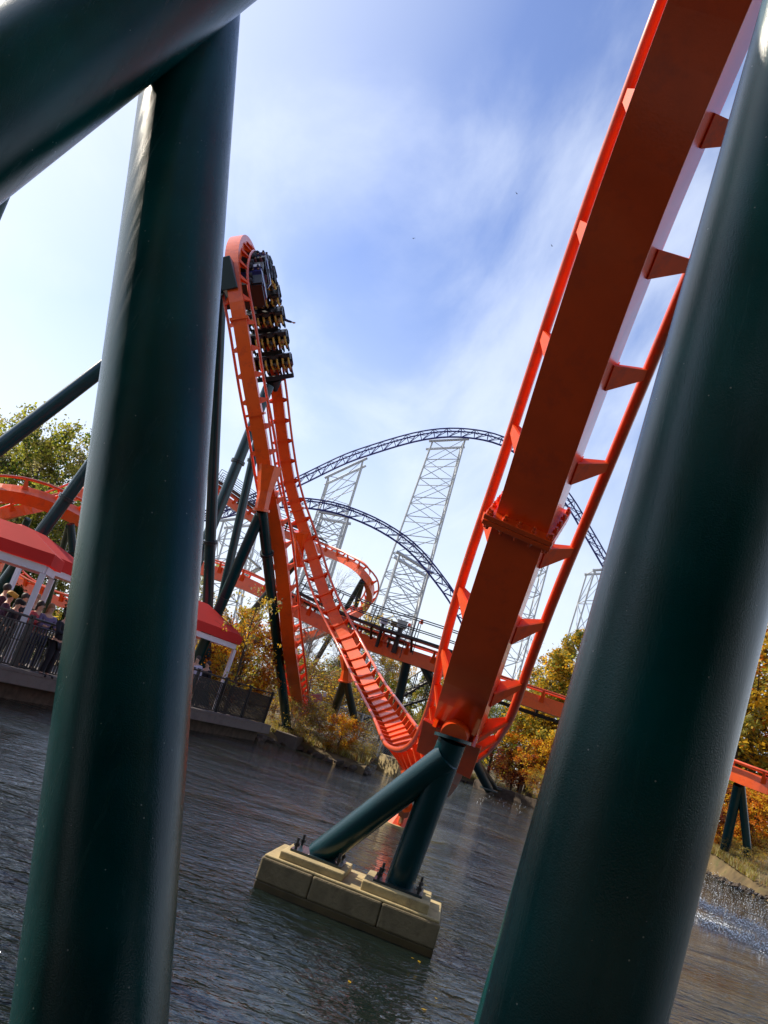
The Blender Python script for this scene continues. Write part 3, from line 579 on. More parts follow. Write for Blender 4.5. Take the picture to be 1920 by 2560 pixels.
def pose(kind):
    """joints (x right, y forward, z up, radius); feet or seat at origin"""
    J = {}; E_ = []
    if kind == 'sit':
        J['pel'] = (0, 0, .12, .13, .11); J['wai'] = (0, -.01, .30, .12, .09); J['che'] = (0, 0, .48, .15, .10); J['sho'] = (0, 0, .60, .11, .08); J['nec'] = (0, .01, .70, .05); J['hea'] = (0, .03, .79, .08, .09); J['top'] = (0, .02, .88, .075, .08)
        for s_, q in ((-1, 'l'), (1, 'r')):
            J[q+'hip'] = (s_*.09, .06, .1, .085); J[q+'kne'] = (s_*.11, .42, .12, .06); J[q+'ank'] = (s_*.11, .46, -.28, .042); J[q+'toe'] = (s_*.11, .58, -.33, .035)
            J[q+'arm'] = (s_*.18, 0, .57, .05); J[q+'elb'] = (s_*.22, .12, .35, .04); J[q+'han'] = (s_*.14, .26, .42, .03)
    elif kind == 'reach':
        J, _ = pose('sit'); J['rarm'] = (.18, 0, .57, .05); J['relb'] = (.36, .12, .62, .04); J['rhan'] = (.58, .2, .66, .03)
    else:
        t = {'stand': 0, 'look': 1, 'lean': 2}[kind]
        J['pel'] = (0, 0, .92, .15, .11); J['wai'] = (0, 0, 1.08, .13, .10); J['che'] = (0, .01, 1.26, .16, .11); J['sho'] = (0, .0, 1.40, .12, .08); J['nec'] = (0, .02, 1.49, .052); J['hea'] = (0, .045, 1.585, .078, .092); J['top'] = (0, .02 if not t else -.01, 1.69, .075, .088)
        for s_, q in ((-1, 'l'), (1, 'r')):
            J[q+'hip'] = (s_*.09, 0, .86, .10); J[q+'kne'] = (s_*.11, .03, .48, .065); J[q+'ank'] = (s_*.12, -.02, .09, .045); J[q+'toe'] = (s_*.14, .13, .04, .04)
            J[q+'arm'] = (s_*.19, 0, 1.39, .055)
            if t == 2: J[q+'elb'] = (s_*.26, .12, 1.16, .043); J[q+'han'] = (s_*.16, .33, 1.16, .032)
            elif t == 1 and s_ > 0: J[q+'elb'] = (.27, .08, 1.15, .043); J[q+'han'] = (.1, .24, 1.25, .032)
            else: J[q+'elb'] = (s_*.25, -.02, 1.12, .043); J[q+'han'] = (s_*.25, .08, .88, .032)
            h_ = J[q+'han']
    E_ = [('pel', 'wai'), ('wai', 'che'), ('che', 'sho'), ('sho', 'nec'), ('nec', 'hea'), ('hea', 'top')]
    for q in 'lr': E_ += [('pel', q+'hip'), (q+'hip', q+'kne'), (q+'kne', q+'ank'), (q+'ank', q+'toe'), ('sho', q+'arm'), (q+'arm', q+'elb'), (q+'elb', q+'han')]
    return J, E_
def fingers(J, side):
    mb = MB()
    for s_, q in ((side, 'l' if side < 0 else 'r'),):
        e = np.array(J[q+'elb'][:3]); h_ = np.array(J[q+'han'][:3]); d = nrm(h_-e); sx = np.array([1., 0, 0]); sx = nrm(sx-d*(sx@d)); k = np.cross(d, sx)
        for i, ln in enumerate((.065, .08, .085, .072)):
            b_ = h_+d*.05+sx*(-.027+.018*i); mb.tube([b_-d*.03, b_+d*ln*.5+k*.008, b_+d*ln*.8-k*.02], [.010, .009, .007], 5)
        mb.tube([h_-sx*s_*.03, h_-sx*s_*.055+d*.04], [.012, .009], 5); mb.ell(h_+d*.02, .035, .035, .035, 8, 6)
    return mb
PARTS = {}
def body_parts(kind):
    if kind in PARTS: return PARTS[kind]
    J, E_ = pose(kind); sub = 1
    body = skinned(J, E_, 'body', SKIN, 0, sub)
    up = [e for e in E_ if all(k[1:] not in ('kne', 'ank', 'toe', 'hip', 'a', 'op') and k not in ('nec', 'hea', 'top', 'lhip', 'rhip') for k in e)]
    up = [e for e in up if not any(k in ('nec', 'hea', 'top') for k in e)]
    kk = {k for e in up for k in e}; J2 = {k: v for k, v in J.items() if k in kk}
    for q in 'lr':
        e, h_ = np.array(J[q+'elb']), np.array(J[q+'han']); c_ = e+(h_-e)*.85; J2[q+'han'] = tuple(c_)
    shirt = lambda m: skinned(J2, up, 'jacket', m, .022, sub)
    lo = [('pel', q+x) if x == 'hip' else (q+p_, q+x) for q in 'lr' for p_, x in (('', 'hip'), ('hip', 'kne'), ('kne', 'ank'))]
    J3 = {k: J[k] for k in ['pel']+[q+x for q in 'lr' for x in ('hip', 'kne', 'ank')]}
    trous = lambda m: skinned(J3, lo, 'trousers', m, .018, sub)
    PARTS[kind] = (J, body, shirt, trous, {}); return PARTS[kind]
def person(loc, rz, kind, label, top, bottom=DARKC, hair=HAIRD, hat=None, sc=1., group=None, long=False, M=None, logo=False):
    J, body, sh, tr, cache = body_parts(kind)
    def get(k, fn):
        if k not in cache: cache[k] = fn()
        return cache[k]
    root = thing('person', loc, label, 'person', group)
    root.matrix_basis = M if M is not None else Matrix.Translation(Vector(loc)) @ Matrix.Rotation(rz, 4, 'Z') @ Matrix.Diagonal((sc, sc, sc, 1))
    def put(n_, me): o_ = bpy.data.objects.new(n_, me); COL.objects.link(o_); o_.parent = root; return o_
    put('body', body); put('jacket', get('j'+top.name, lambda: sh(top))); put('trousers', get('t'+bottom.name, lambda: tr(bottom)))
    h_ = J['hea']; t_ = J['top']; c_ = ((h_[0]+t_[0])/2, (h_[1]+t_[1])/2, (h_[2]+t_[2])/2)
    def hair_m():
        mb = MB().ell((c_[0], c_[1]-.022, c_[2]+.022), .092, .10, .105, 12, 8)
        if long: mb.ell((c_[0], c_[1]-.07, c_[2]-.11), .085, .05, .16, 10, 8)
        return mb.mesh('hair', hair, True)
    put('hair', get('h'+hair.name+str(long), hair_m))
    def face():
        y = max(h_[1]+.088, c_[1]+.085); mb = MB()
        for s_ in (-1, 1): mb.ell((s_*.032, y-.004, c_[2]+.005), .012, .008, .007, 6, 4)
        mb.ell((0, y-.006, c_[2]-.062), .024, .008, .006, 6, 4); return mb.mesh('eyes', BLK)
    def nose():
        y = max(h_[1]+.088, c_[1]+.085); return MB().tube([(0, y-.005, c_[2]+.01), (0, y+.018, c_[2]-.028)], [.007, .014], 6).mesh('nose', SKIN, True)
    put('eyes', get('face', face)); put('nose', get('nose', nose)); [put('hand', get('fing%d' % s_, lambda s_=s_: fingers(J, s_).mesh('hand', SKIN, True))) for s_ in (-1, 1)]
    put('shoes', get('shoe', lambda: (lambda mb: [mb.ell((J[q+'toe'][0], J[q+'toe'][1]-.05, J[q+'toe'][2]+.01), .05, .13, .05, 8, 6) for q in 'lr'] and mb)(MB()).mesh('shoes', DARKC, True)))
    if hat is not None:
        put('hat', MB().ell((c_[0], c_[1]-.012, c_[2]+.05), .10, .108, .09, 12, 8).tube([(c_[0], c_[1]+.04, c_[2]+.045), (c_[0], c_[1]+.17, c_[2]+.03)], [.085, .05], 8).mesh('hat', hat, True))
    if logo:
        put('logo', MB().prism([(-.09, 1.34), (.09, 1.34), (.06, 1.30), (.0, 1.2), (-.03, 1.26), (.03, 1.29), (.0, 1.31), (-.06, 1.30)], .135, .145).mesh('logo', DARKC))
    return root
# ------------------------------------------------------------------ train in the loop
train = None
SEAT = MB().box((0, -.06, .30), .17, .2, .05).box((0, -.26, .66), .17, .06, .36).box((-.15, -.2, .62), .025, .06, .3).box((.15, -.2, .62), .025, .06, .3).box((0, -.3, 1.02), .1, .05, .09).mesh('seat', SEATM)
HARN = MB().tube([(-.11, -.22, 1.0), (-.11, -.02, 1.05), (-.11, .14, .86), (-.09, .17, .55), (0, .17, .48), (.09, .17, .55), (.11, .14, .86), (.11, -.02, 1.05), (.11, -.22, 1.0)], .042, 6).tube([(0, .17, .5), (0, .12, .3)], .03, 5).mesh('harness', YEL, True)
CHAS = MB().box((0, -.1, .2), .86, .22, .07).box((0, -.34, .6), .84, .035, .42).box((0, -.32, .14), .5, .2, .12).mesh('chassis', BLK)
SHELL = MB().box((0, -.32, .35), .8, .1, .3).prism([(-.84, .15), (-.84, 1.15), (-.7, 1.3), (.7, 1.3), (.84, 1.15), (.84, .15)], -.55, -.38).mesh('shell', VIO)
WHEEL = MB().tube([(-.06, 0, 0), (.06, 0, 0)], .1, 12).mesh('wheel', SEATM, True)
NOSE = MB().prism([(-.8, .1), (-.8, .5), (-.3, .75), (.3, .75), (.8, .5), (.8, .1)], .35, .5).tube([(0, .5, .35), (0, .95, .25)], [.35, .08], 8).mesh('nose_cone', DARKC, True)
u0_ = mainP.near(694, 905); up0 = mainP.near(600, 607)
RM = [mat('rider_%s' % n_, c_, .9) for n_, c_ in (('black', (.02, .02, .025)), ('maroon', (.1, .02, .03)), ('grey', (.12, .12, .14)), ('navy', (.03, .04, .1)))]
names = ['lowest row of the train', 'second row from the bottom of the train', 'third row from the bottom of the train', 'fourth row from the bottom of the train', 'fifth row from the bottom of the train', 'sixth row from the bottom of the train', 'seventh row from the bottom of the train', 'row near the top of the loop', 'row at the very top of the loop', 'last row, past the top of the loop']
seats = ['leftmost seat', 'inner left seat', 'inner right seat', 'rightmost seat']
pitch = 1.17
P, T, L, n = mainP.fr(u0_); train = thing('coaster_train', P+n*.48, 'coaster train of black cars with yellow restraints hanging inside the top of the loop', 'train')
random.seed(3)
for i in range(10):
    u_ = u0_-i*pitch; P, T, L, n = mainP.fr(u_); sc = 1.2
    M = frameM(P+n*.5, L*sc, T*sc, n*sc)
    car = inst('car', CHAS, M, train)
    if i in (6, 8): inst('shell', SHELL, M, car)
    if i == 0: inst('nose_cone', NOSE, M @ Matrix.Translation((0, .1, -.1)), car)
    for s_ in (-1, 1): inst('wheel', WHEEL, M @ Matrix.Translation((s_*.5, -.3, .06)), car); inst('wheel', WHEEL, M @ Matrix.Translation((s_*.5, .0, .06)), car)
    for k in range(4):
        X = M @ Matrix.Translation(((k-1.5)*.44, 0, 0)); inst('seat', SEAT, X, car); inst('harness', HARN, X, car)
        person((0, 0, 0), 0, 'reach' if (i == 2 and k == 3) else 'sit', 'rider in the %s, %s' % (seats[k], names[i]), RM[random.randrange(4)], RM[random.randrange(2)], HAIRD if random.random() < .7 else HAIRB, group='riders strapped in the train', M=X @ Matrix.Translation((0, -.02, .30)) @ Matrix.Diagonal((.86, .86, .86, 1)))
# ------------------------------------------------------------------ railing along the deck
rail = thing('railing', dA-dn*0, 'black metal railing with close vertical bars along the pond side of the deck', 'railing')
z0 = .7; e0 = d0+dd*4.5; Lr = np.linalg.norm(dB-e0); zz = np.array([0, 0, 1.])
base = e0+dn*.05; base[2] = z0
for h_, r_ in ((1.29, .03), (1.12, .018), (.10, .02), (.70, .012)): MB().tube([base+zz*h_, base+dd*Lr+zz*h_], r_, 6).obj('rail', BLK, rail, True)
n_ = 11; PST = MB().box((0, 0, .66), .045, .045, .66).box((0, 0, 1.34), .055, .055, .02).mesh('post', BLK)
for i in range(n_+1): inst('post', PST, frameM(base+dd*Lr*i/n_, dd, dn, zz), rail)
BAL = MB().box((0, 0, .6), .017, .017, .52).mesh('baluster', BLK); nb = int(Lr/.115)
nb = min(nb, 290)
for i in range(nb): inst('baluster', BAL, frameM(base+dd*Lr*(i+.5)/nb, dd, dn, zz), rail)
q_ = thing('queue_rail', base+dn*1.5, 'pale metal queue rail behind the black railing', 'railing')
for h_ in (1.05, .6): MB().tube([base+dn*1.6+dd*2+zz*h_, base+dn*1.6+dd*(Lr-3)+zz*h_], .024, 6).obj('rail', GALV, q_, True)
for i in range(9): strut('post', base+dn*1.6+dd*(2+i*(Lr-5)/8), base+dn*1.6+dd*(2+i*(Lr-5)/8)+zz*1.05, .022, GALV, q_)
# ------------------------------------------------------------------ canopies
def canopy(label, P0, P1, zb, dep=3.2, val=.42, rise=.75, posts=((0, 1),), m=RED, beam=.11, zp=.7):
    P0 = np.array(P0, float); P1 = np.array(P1, float); x = P1-P0; x[2] = 0; L_ = np.linalg.norm(x); x /= L_; y = np.array([-x[1], x[0], 0.])
    if y[1] < 0: y = -y
    b = np.array([P0[0], P0[1], zb]); root = thing('canopy', (P0[0], P0[1], zp), label, 'canopy', 'red canopies over the queue')
    o_ = .12; f0, f1 = b-x*o_-y*o_, b+x*(L_+o_)-y*o_; k0, k1 = b-x*o_+y*(dep+o_), b+x*(L_+o_)+y*(dep+o_); v_ = zz*val; g_ = zz*(val+rise)
    r0_, r1_ = b+x*min(1.3, L_*.3)+y*dep/2+g_, b+x*(L_-min(1.3, L_*.3))+y*dep/2+g_
    s_ = .12; zs = zz*s_
    MB().add([f0+zs, f1+zs, k1+zs, k0+zs, f0+v_, f1+v_, k1+v_, k0+v_, r0_, r1_], [(0, 1, 5, 4), (1, 2, 6, 5), (2, 3, 7, 6), (3, 0, 4, 7)]).obj('valance', m, root)
    MB().add([f0+v_, f1+v_, k1+v_, k0+v_, r0_, r1_], [(0, 1, 5, 4), (1, 2, 5), (2, 3, 4, 5), (3, 0, 4)]).obj('roof_cloth', m, root)
    for y_ in (0, dep):
        c_ = b+x*L_/2+y*y_; MB().box(c_-zz*0, L_/2, beam/2, beam*.9, ax=(x, y, PZ)).obj('beam', WPNT, root)
    for x_ in (0, L_): MB().box(b+x*x_+y*dep/2, beam/2-.004, dep/2-beam/2, beam*.85, ax=(x, y, PZ)).obj('beam', WPNT, root)
    for fx in posts:
        for y_ in (0, dep): c_ = b+x*L_*fx+y*y_; h_ = zb-beam-zp; c_[2] = zp+h_/2; MB().box(c_, .065, .065, h_/2, ax=(x, y, PZ)).obj('post', WPNT, root)
    return root
Pc = at(112, 1424, 20.6); Pd = at(-160, 1338, 20.2); canopy('red canopy on a white frame nearest at the far left', Pd, Pc, Pc[2], 1.3, .42, .5, posts=(.1, 1))
Pe = at(60, 1392, 26.5); Pf = at(200, 1478, 29.5); canopy('brighter red canopy behind the first one, left of the big post', Pe, Pf, (Pe[2]+Pf[2])/2+.1, 3.0, .5, .7, posts=(0, 1))
Pg = at(430, 1560, 30.); Ph = at(588, 1618, 32.2); canopy('red canopy with white corner post right of the big near post', Pg, Ph, (Pg[2]+Ph[2])/2, 2.6, .48, .8, posts=(0, 1))
# ------------------------------------------------------------------ people on the deck
cl = lambda n_, c_: mat(n_, c_, .9)
def pp(px, py, d, kind, label, top, hair=HAIRD, face=0., bottom=DARKC, **kw):
    p_ = at(px, py, d); hd = p_[2]; sc = max(.8, (hd-.7)/1.72); person((p_[0], p_[1], .7), face, kind, label, top, bottom, hair, sc=min(sc, 1.12), **kw)
pp(20, 1462, 22.5, 'stand', 'person in maroon at far left, dark hair, behind the railing', cl('maroon_top', (.06, .015, .03)), face=-1.2)
pp(29, 1482, 21.6, 'look', 'person in a yellow knitted hat beside the railing', cl('purple_top', (.07, .03, .07)), hat=YEL, face=-1.3)
pp(48, 1500, 21.2, 'stand', 'person in black with a dark cap right of the yellow hat', DARKC, hat=DARKC, face=-1.6)
pp(66, 1486, 22.3, 'look', 'person with sunglasses and dark hair just left of the white post', DARKC, face=-2.)
pp(96, 1484, 23, 'stand', 'person with brown hair half hidden by the white canopy post', cl('brown_top', (.12, .06, .03)), hair=HAIRB, face=-2.2)
pp(105, 1505, 21.4, 'look', 'girl in a grey vest with pink sleeves looking up', cl('pink_top', (.5, .07, .08)), face=-1.9, bottom=JEAN, long=True)
pp(132, 1512, 21.6, 'lean', 'fair haired person in a lavender jacket right of the girl', cl('lavender_top', (.16, .12, .22)), hair=HAIRB, face=-2.3, bottom=JEAN, long=True)
pp(172, 1530, 20.9, 'lean', 'dark figure leaning on the railing beside the big near post', DARKC, face=-1.9, hat=DARKC)
pp(498, 1642, 29.5, 'look', 'person in a pale shirt with a dark emblem right of the near post', cl('pale_top', (.55, .5, .62)), face=3.0, logo=True)
pp(524, 1655, 29.8, 'stand', 'person in black clothes beside the one in the pale shirt', DARKC, face=2.6)
# ------------------------------------------------------------------ chain link fence and sign
def fence(label, pts, hh=1.7):
    PP = [np.array(p, float) for p in pts]; root = thing('chain_link_fence', PP[0], label, 'fence'); me = MB()
    for a_, b_ in zip(PP[:-1], PP[1:]):
        strut('top_rail', a_+zz*hh, b_+zz*hh, .03, GALV, root)
        L_ = np.linalg.norm(b_-a_); d = (b_-a_)/L_; k = int(L_/.16)
        for i in range(-int(hh/.16), k):
            for s_ in (1, -1):
                u_ = i*.16; pA, pB = u_, u_+hh
                lo_ = max(0, -pA); hi = min(hh, L_-pA)
                if hi > lo_: za_, zb_ = (lo_, hi) if s_ > 0 else (hh-lo_, hh-hi); me.tube([a_+d*(pA+lo_)+zz*za_, a_+d*(pA+hi)+zz*zb_], .0045, 3, cap=False)
    for p_ in PP: strut('post', p_, p_+zz*(hh+.05), .04, GALV, root)
    tag(me.obj('wire_mesh', GALV, root), kind='stuff')
fb = lambda x, y, d, z=.65: (lambda p: np.array([p[0], p[1], z]))(at(x, y, d))
fence('grey chain link fence on the bank between the teal leg and the dip', [fb(738, 1800, 40), fb(785, 1800, 40), fb(835, 1815, 39.6), fb(890, 1850, 39), fb(945, 1880, 39.5), fb(1000, 1900, 41)])
sg = at(790, 1745, 39.6); sr = thing('sign', sg, 'small faded pink notice sign on the chain link fence', 'sign'); MB().box(sg, .30, .012, .2, ax=(nrm(Rt-Rt[1]*0), Fw, Up)).obj('board', mat('faded_pink', (.5, .27, .27), .7), sr)
for k in range(3): MB().box(sg+Up*(.1-.09*k)-Fw*.016, .2-.04*(k % 2), .003, .016, ax=(Rt, Fw, Up)).obj('print_line', RED, sr)
sg = at(812, 1737, 39.7); MB().box(sg, .07, .012, .09, ax=(Rt, Fw, Up)).obj('tag_board', WPNT, sr)
# ------------------------------------------------------------------ vegetation
def leafm(n_, c_): return mat('leaf_'+n_, c_, .55, var=.35, vscale=.7, trans=.55, spec=.25)
LY, LO, LG, LOL, LM, LYG, LBR = leafm('yellow', (.68, .42, .03)), leafm('orange', (.62, .20, .015)), leafm('green', (.07, .12, .015)), leafm('olive', (.30, .27, .045)), leafm('maroon', (.17, .03, .02)), leafm('lime', (.42, .42, .05)), leafm('brown', (.28, .15, .045))
LDG = leafm('dark_green', (.02, .05, .01)); LPALE = leafm('pale', (.50, .44, .22))
def leaf_mesh(name, C, S_, mats, rng, size, per=26, wts=None, drop=1.0, aspect=.6):
    """C clump centres, S_ clump radii -> little two-triangle leaves; a clump keeps one colour mostly"""
    n = len(C)*per; ci = np.repeat(np.arange(len(C)), per)
    off = rng.normal(size=(n, 3)); off *= (np.abs(rng.normal(size=(n, 1)))*.35+.35)/np.linalg.norm(off, axis=1)[:, None]
    off[:, 2] *= drop; p = C[ci]+off*S_[ci][:, None]
    a = rng.normal(size=(n, 3)); a /= np.linalg.norm(a, axis=1)[:, None]; b = rng.normal(size=(n, 3)); b = np.cross(a, b); b /= np.linalg.norm(b, axis=1)[:, None]
    s = size*(.6+.8*rng.random((n, 1))); k = aspect
    V = np.stack([p-a*s, p-b*s*k+a*s*.1, p+a*s, p+b*s*k+a*s*.1], 1).reshape(-1, 3)
    me = bpy.data.meshes.new(name); me.vertices.add(4*n); me.vertices.foreach_set('co', V.ravel()); me.loops.add(4*n); me.loops.foreach_set('vertex_index', np.arange(4*n, dtype=np.int32))
    me.polygons.add(n); me.polygons.foreach_set('loop_start', np.arange(0, 4*n, 4, dtype=np.int32))
    try: me.polygons.foreach_set('loop_total', np.full(n, 4, dtype=np.int32))
    except Exception: pass
    for m in mats: me.materials.append(m)
    wts = np.array(wts or [1]*len(mats), float); wts /= wts.sum(); cm = rng.choice(len(mats), len(C), p=wts)[ci]; fl = rng.random(n) < .25; cm[fl] = rng.choice(len(mats), fl.sum(), p=wts)
    me.polygons.foreach_set('material_index', cm.astype(np.int32)); me.update(); me.validate(); return me
def skeleton(rng, H, spread, trunk_r, shape='round', nb=16, lo=.28, sub=5, up=.45, subsub=0):
    mb = MB(); ends = []; lean = rng.normal(size=2)*.03*H
    tr = [np.array([lean[0]*f**2+rng.normal()*.012*H*f, lean[1]*f**2+rng.normal()*.012*H*f, H*f*.95]) for f in np.linspace(0, 1, 8)]
    mb.tube(tr, [trunk_r*(1-.88*f)+.012 for f in np.linspace(0, 1, 8)], 8)
    for i in range(nb):
        f = lo+(1-lo)*(i+rng.random()*.8)/nb; f = min(f, .97); j = f*7; k = int(j); p = tr[k]+(tr[min(k+1, 7)]-tr[k])*(j-k)
        az = i*2.4+rng.normal()*.4
        q = (f-lo)/(1-lo); rr = {'round': math.sin(math.pi*(.18+.74*q))**.7, 'cone': 1.02-q*.85, 'col': .8+.2*math.sin(math.pi*q)-.4*max(0, q-.75)*2, 'vase': .45+.7*q}[shape]
        L = spread*rr*(.75+.4*rng.random()); d = np.array([math.cos(az), math.sin(az), up+.35*q+rng.normal()*.1]); d /= np.linalg.norm(d)
        m1 = p+d*L*.5+np.array([0, 0, L*.03]); e = p+d*L+np.array([0, 0, L*.12]); r_ = trunk_r*.34*(1-.5*f)
        mb.tube([p, m1, e], [r_, r_*.6, .012], 5); ends.append((e, L)); ends.append((m1, L))
        for s_ in range(sub):
            g = .25+.7*rng.random(); b0 = p+(e-p)*g; d2 = d+rng.normal(size=3)*.6; d2 /= np.linalg.norm(d2); l2 = L*(.25+.3*rng.random()); e2 = b0+d2*l2
            mb.tube([b0, (b0+e2)/2+rng.normal(size=3)*.04*l2, e2], [r_*.45, r_*.3, .008], 4); ends.append((e2, L))
            for _ in range(subsub):
                b1 = b0+(e2-b0)*rng.random(); d3 = d2+rng.normal(size=3)*.6; e3 = b1+d3/np.linalg.norm(d3)*l2*.6; mb.tube([b1, e3], [r_*.2, .006], 3)
    return mb, ends
VARI = {}
def tree_variant(key, seed, H, spread, tr, mats, wts, shape='round', nb=16, lo=.28, sub=5, up=.45, leaf=.14, per=26, cl=.16, bark=BARK, subsub=0, drop=1., dens=1., aspect=.6):
    if key in VARI: return VARI[key]
    rng = np.random.default_rng(seed); mb, ends = skeleton(rng, H, spread, tr, shape, nb, lo, sub, up, subsub)
    tm = mb.mesh('trunk', bark, True); cm = None
    if mats:
        E = np.array([e for e, l in ends]); Ls = np.array([l for e, l in ends]); keep = rng.random(len(E)) < dens; E = E[keep]; Ls = Ls[keep]
        cm = leaf_mesh('crown', E, np.maximum(.25, cl*spread*(.6+.8*rng.random(len(E)))), mats, rng, leaf, per, wts, drop, aspect)
    VARI[key] = (tm, cm, H); return VARI[key]
def plant_tree(key, x, y, label, H=None, rot=0, name='tree', cat='tree', z=.6, group=None, wide=1.):
    tm, cm, H0 = VARI[key]; s = (H or H0)/H0; root = thing(name, (x, y, z), label, cat, group)
    root.matrix_basis = Matrix.Translation((float(x), float(y), z)) @ Matrix.Rotation(rot, 4, 'Z') @ Matrix.Diagonal((s*wide, s*wide, s, 1))
    for n_, me in (('trunk', tm), ('crown', cm)):
        if me: o_ = bpy.data.objects.new(n_, me); COL.objects.link(o_); o_.parent = root
    return root
def tree_px(key, px, py, d, label, rot=0, **kw):
    """crown top at the photo point px,py at depth d"""
    p = at(px, py, d); z = kw.pop('z', .6)+mound(p[0], p[1]); plant_tree(key, p[0], p[1], label, H=max(.7, (p[2]-z)/1.13), rot=rot, z=z-.03, **kw)
tree_variant('olive', 1, 14, 5.2, .3, [LOL, LYG, LG, LPALE], [5, 3, 3, 1], nb=26, leaf=.13, per=60, lo=.2, cl=.17)
tree_variant('olive_tall', 2, 15, 4.2, .28, [LOL, LPALE, LYG], [4, 3, 2], shape='col', nb=28, leaf=.13, per=46, lo=.15, cl=.15)
tree_variant('yellow', 3, 13, 4.6, .25, [LY, LOL, LO, LYG], [5, 3, 1, 1], nb=26, leaf=.13, per=52, lo=.15, cl=.17)
tree_variant('yellow_thin', 4, 14, 3.4, .2, [LY, LOL, LYG, LG], [4, 4, 1, 1], shape='cone', nb=30, leaf=.12, per=26, lo=.15, cl=.14)
tree_variant('orange', 5, 7, 3.2, .15, [LO, LY, LM], [4, 4, 1], nb=24, leaf=.11, per=50, lo=.1, cl=.2)
tree_variant('maroon', 6, 5, 3.0, .12, [LM, LO, LBR], [5, 1, 2], nb=22, leaf=.10, per=50, lo=.06, cl=.2)
tree_variant('willow', 7, 8, 4.0, .2, [LG, LYG, LOL], [6, 2, 2], shape='round', nb=30, leaf=.17, per=70, lo=.15, cl=.2, drop=2.4, aspect=.16)
tree_variant('evergreen', 8, 7, 1.7, .14, [LDG, LG], [4, 1], shape='cone', nb=34, leaf=.10, per=40, lo=.04, up=.1, cl=.22)
tree_variant('bare', 9, 9, 3.2, .12, None, None, shape='vase', nb=22, lo=.12, sub=9, up=1.0, bark=TWIG, subsub=4)
tree_variant('sparse', 10, 9, 3.4, .16, [LY, LYG, LPALE], [3, 3, 2], nb=22, leaf=.11, per=12, lo=.1, cl=.12, subsub=2, dens=.7)
tree_variant('thicket', 11, 6, 3.4, .1, [LBR, LOL, LY], [4, 3, 2], shape='round', nb=26, leaf=.09, per=26, lo=.03, cl=.2, bark=TWIG, subsub=2, dens=.9)
GB = 'trees beyond the pond'
# left woods
tree_px('olive', 20, 1085, 62, 'broad olive tree at far left behind the banked track', 0, group=GB)
tree_px('olive_tall', 100, 1030, 64, 'tallest pale leaved tree in the left woods', 1, group=GB)
tree_px('olive', 165, 1050, 60, 'pale crowned tree partly hidden by the left near post', 2.2, group=GB)
tree_px('olive_tall', 240, 1110, 62, 'olive tree mostly hidden behind the left near post', 3.2, group=GB)
tree_px('olive', -40, 1150, 58, 'olive tree cut by the left picture edge', 4, group=GB)
tree_px('olive', 70, 1210, 52, 'lower dense olive tree behind the red canopies', 5, group=GB, wide=1.15)
tree_px('olive', 190, 1230, 54, 'lower olive tree behind the teal legs at left', .7, group=GB, wide=1.15)
tree_px('olive_tall', 505, 1390, 70, 'small olive tree just right of the left near post', .5, group=GB)
tree_px('evergreen', 72, 1440, 27, 'dark green conical shrub behind the white canopy post', 0, name='conifer', cat='shrub')
tree_px('evergreen', 205, 1468, 28, 'dark green conical shrub beside the left near post', 1, name='conifer', cat='shrub')
# behind the deck: the vine covered shrubs round the A frame
tree_px('sparse', 668, 1470, 33.2, 'tall sparse yellow green bush climbing round the teal A frame', 0, name='bush', cat='bush', wide=.8)
tree_px('yellow', 600, 1505, 37, 'yellow green bush behind the red canopy corner', 1, name='bush', cat='bush', wide=1.1)
tree_px('orange', 640, 1560, 36, 'bush with orange leaves beside the red canopy corner', 1.5, name='bush', cat='bush', wide=1.1)
tree_px('yellow', 540, 1600, 36, 'bright yellow bush behind the right hand railing', 2, name='bush', cat='bush', wide=1.5)
tree_px('thicket', 610, 1650, 35.5, 'brown and yellow thicket behind the end of the railing', 2.4, name='bush', cat='bush', wide=1.4)
tree_px('thicket', 505, 1640, 38, 'brown thicket behind the two people at right of the post', 3.4, name='bush', cat='bush', wide=1.4)
# bank shrubs
tree_px('thicket', 800, 1752, 37.6, 'orange brown shrub on the bank in front of the fence', 0, name='shrub', cat='shrub', wide=1.5, z=.35)
tree_px('orange', 868, 1790, 36.6, 'golden orange shrub on the bank left of the dip', 1, name='shrub', cat='shrub', wide=1.4, z=.3)
tree_px('thicket', 742, 1750, 38.9, 'twiggy brown shrub beside the footing of the A frame', 2, name='shrub', cat='shrub', wide=1.5, z=.3)
tree_px('thicket', 915, 1858, 35.6, 'low brown shrub at the water edge left of the tan block', 3, name='shrub', cat='shrub', wide=2.0, z=.25)
tree_px('sparse', 760, 1790, 38.2, 'small yellow green weed clump by the water', .6, name='shrub', cat='shrub', wide=1.3, z=.3)
for i, (x_, y_, d_, lb) in enumerate(((745, 1520, 50, 'bare grey tree behind the two legs of the loop'), (830, 1480, 55, 'tall bare grey tree between the falling track and the small curve'), (790, 1560, 48, 'bare grey tree under the straight track'), (880, 1560, 52, 'bare tree behind the fence, under the catwalk'), (700, 1600, 44, 'bare twiggy tree beside the lower loop track'), (1385, 1640, 62, 'bare tree left of the yellow trees by the right post'), (960, 1640, 60, 'bare tree under the black catwalk'))):
    tree_px('bare', x_, y_, d_, lb, i*1.1, name='bare_tree', cat='tree', group='bare trees behind the tracks')
